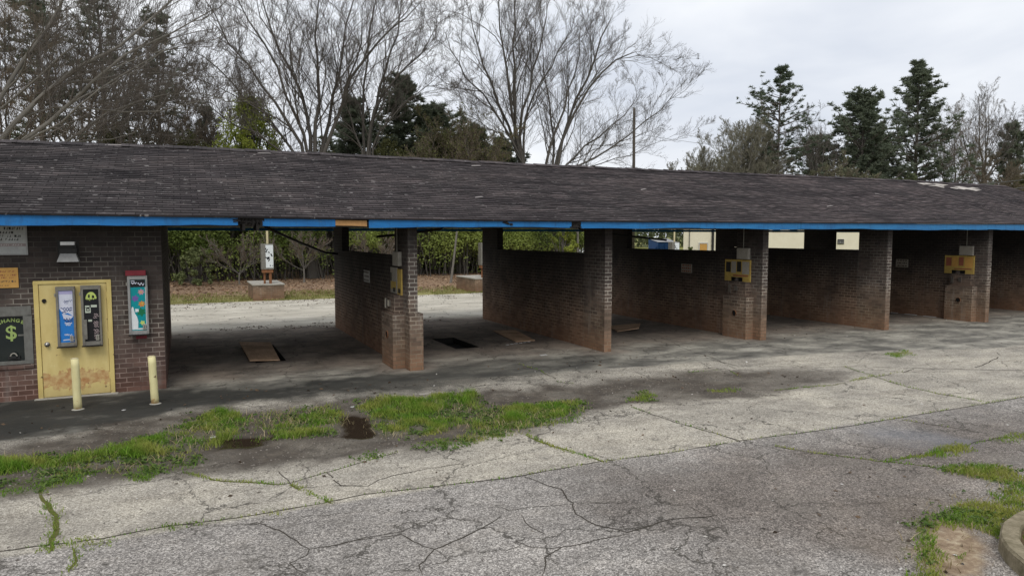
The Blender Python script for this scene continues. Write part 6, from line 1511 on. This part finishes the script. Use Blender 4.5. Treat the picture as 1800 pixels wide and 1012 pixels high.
for x in (x0 + .1, x1 - .3):
    for y in (y0 + .3, y1 - .3): b.tube([(x, y, .1), (x + .15, y, .1)], .1, 10)
b.build('wheel', M['black'], t)

# pale lane crossing the field
b = MB(); b.face([(36, 128, -.01), (140, 118, -.01), (140, 122, -.01), (36, 134, -.01)]); M['lane'] = weathered('pale_lane', (.6, .58, .52), (.45, .43, .38), 1, .5, .9); struct(b.build('road', M['lane']))

# white cars glimpsed through the trees
M['carwhite'] = weathered('white_car_paint', (.7, .7, .7), (.55, .55, .55), 2, .3, .25)
M['tyre'] = plain('tyre_rubber', (.02, .02, .02), .9)
def car(loc, label):
    t = thing('parked_car', label, 'car', loc, 'white cars beyond the thicket'); X, Y, Z = loc
    prof = [(-2.2, .35), (-2.25, .75), (-1.5, .92), (-.75, 1.42), (.85, 1.46), (1.55, 1.0), (2.2, .95), (2.25, .4)]
    b = MB(); hw = .85
    n = len(prof)
    for k in range(n):
        (a, za), (c, zc) = prof[k], prof[(k + 1) % n]
        ia, ic = (.72 if za > 1.3 else hw), (.72 if zc > 1.3 else hw)
        b.face([(X + a, Y - ia, Z + za), (X + a, Y + ia, Z + za), (X + c, Y + ic, Z + zc), (X + c, Y - ic, Z + zc)])
    for s in (-1, 1):
        lowp = [(X + a, Y + s * hw, Z + z) for a, z in (prof[0], prof[1], prof[2], prof[5], prof[6], prof[7])]
        up_ = [(X + prof[2][0], Y + s * hw, Z + prof[2][1]), (X + prof[3][0], Y + s * .72, Z + prof[3][1]), (X + prof[4][0], Y + s * .72, Z + prof[4][1]), (X + prof[5][0], Y + s * hw, Z + prof[5][1])]
        b.face(lowp if s < 0 else lowp[::-1]); b.face(up_[::-1] if s > 0 else up_)
    b.build('body', M['carwhite'], t, bevel=.03)
    b = MB()
    for s in (-1, 1):
        for (xa, xb) in ((-.95, -.05), (.05, 1.0)):
            b.face([(X + xa - .1, Y + s * .845, Z + .98), (X + xb, Y + s * .845, Z + .98), (X + xb, Y + s * .74, Z + 1.38), (X + xa + .28 * (xa < 0), Y + s * .74, Z + 1.38)])
    b.build('window', M['glass'], t)
    for xx in (-1.4, 1.4):
        for s in (-1, 1):
            w_ = MB().tube([(X + xx, Y + s * .7, Z + .32), (X + xx, Y + s * .88, Z + .32)], .32, 16).build('wheel', M['tyre'], t)
            MB().tube([(X + xx, Y + s * .865, Z + .32), (X + xx, Y + s * .885, Z + .32)], .19, 12).build('rim', M['greymetal'], w_)
    return t
car((46.2, 74.5, .1), 'white car glimpsed through twigs over the second bay wall, on the left')
car((49.8, 74.0, .1), 'white car glimpsed through twigs over the second bay wall, on the right')

# utility pole and wires
t = thing('utility_pole', 'bare wooden utility pole rising behind the roof right of centre', 'utility pole', (42.2, 60, 0))
M['polewood'] = weathered('pole_wood', (.10, .085, .07), (.05, .045, .04), 3, .6, .95)
b = MB(); b.tube([(42.2, 60, -.2), (42.2, 60, 8), (42.15, 60, 15.9)], [.2, .17, .13], 10); p = b.build('pole', M['polewood'], t, True)
b = MB(); b.tube([(42.15, 60, 15.85), (42.15, 60, 15.95)], [.14, .10], 10); b.build('pole_cap', M['greymetal'], t)
M['wire'] = plain('wire_grey', (.10, .10, .10), .7)
def wire(label, p0, p1, sag, r):
    P = [(p0[0] + (p1[0] - p0[0]) * k / 20, p0[1] + (p1[1] - p0[1]) * k / 20, p0[2] + (p1[2] - p0[2]) * k / 20 - sag * 4 * (k / 20) * (1 - k / 20)) for k in range(21)]
    o = MB().tube(P, r, 5).build('wire', M['wire'], None, True); tag(o, label, 'wire'); return o
wire('uppermost thin wire running right from the utility pole', (42.2, 59.8, 13.3), (118, 66, 15.6), 1.6, .018)
wire('lower of the two wires leaving the utility pole', (42.2, 59.8, 9.6), (118, 62, 12.2), 1.2, .02)
wire('pale cable low along the ridge at the right', (36, 40, 6.0), (86, 44, 9.4), .5, .03)
wire('second pale cable just below it at the right', (38, 40, 5.5), (86, 43.6, 8.6), .5, .03)

# ------------------------------------------------------------------ camera, sky, sun
cam = bpy.data.cameras.new('camera'); co = bpy.data.objects.new('camera', cam); C.objects.link(co)
cam.sensor_width = 36; cam.lens = 36 * 1225 / 1800; cam.clip_end = 3000; cam.clip_start = .1
co.location = (0, 0, 2.95); co.rotation_euler = (math.radians(90) - math.atan(92 / 1225), 0, -math.radians(25.3))
SC.camera = co
SUN_EL, SUN_AZ = math.radians(52), math.radians(205)
wd = bpy.data.worlds.new('World'); SC.world = wd; wd.use_nodes = True
nt = wd.node_tree; bg = nt.nodes['Background']; out = nt.nodes['World Output']
sky = nt.nodes.new('ShaderNodeTexSky'); sky.sky_type = 'NISHITA'; sky.sun_disc = False; sky.sun_elevation = SUN_EL; sky.sun_rotation = SUN_AZ; sky.air_density = 1.2; sky.dust_density = 3
nt.links.new(sky.outputs[0], bg.inputs[0]); bg.inputs[1].default_value = .08
tc = nt.nodes.new('ShaderNodeTexCoord'); mp = nt.nodes.new('ShaderNodeMapping'); mp.inputs['Scale'].default_value = (1, 1, 2.8); nt.links.new(tc.outputs['Generated'], mp.inputs[0])
nz = nt.nodes.new('ShaderNodeTexNoise'); nz.inputs['Scale'].default_value = 2.1; nz.inputs['Detail'].default_value = 5; nz.inputs['Roughness'].default_value = .5; nz.inputs['Distortion'].default_value = .5; nt.links.new(mp.outputs[0], nz.inputs['Vector'])
rp = nt.nodes.new('ShaderNodeValToRGB'); nt.links.new(nz.outputs['Fac'], rp.inputs[0])
rp.color_ramp.elements[0].position = .3; rp.color_ramp.elements[0].color = (.62, .665, .755, 1); rp.color_ramp.elements[1].position = .68; rp.color_ramp.elements[1].color = (.96, .975, 1.0, 1)
b2 = nt.nodes.new('ShaderNodeBackground'); nt.links.new(rp.outputs[0], b2.inputs[0]); b2.inputs[1].default_value = 1.16
mxs = nt.nodes.new('ShaderNodeMixShader'); mxs.inputs[0].default_value = .9; nt.links.new(bg.outputs[0], mxs.inputs[1]); nt.links.new(b2.outputs[0], mxs.inputs[2]); nt.links.new(mxs.outputs[0], out.inputs['Surface'])
ld = bpy.data.lights.new('sun', 'SUN'); ld.energy = 1.45; ld.angle = math.radians(25); ld.color = (1, .96, .9)
lo = bpy.data.objects.new('sun', ld); C.objects.link(lo); lo.location = (-20, -30, 40)
dv = Vector((math.sin(SUN_AZ) * math.cos(SUN_EL), math.cos(SUN_AZ) * math.cos(SUN_EL), math.sin(SUN_EL)))
lo.rotation_euler = dv.to_track_quat('Z', 'Y').to_euler()
SC.view_settings.view_transform = 'Standard'; SC.view_settings.look = 'None'; SC.view_settings.exposure = 0; SC.view_settings.gamma = 1
SC.cycles.max_bounces = 6; SC.cycles.transparent_max_bounces = 6
SC.cycles.use_denoising = True
try:
    SC.cycles.denoiser = 'OPENIMAGEDENOISE'; SC.cycles.denoising_input_passes = 'RGB_ALBEDO_NORMAL'; SC.cycles.denoising_prefilter = 'ACCURATE'
except Exception: pass
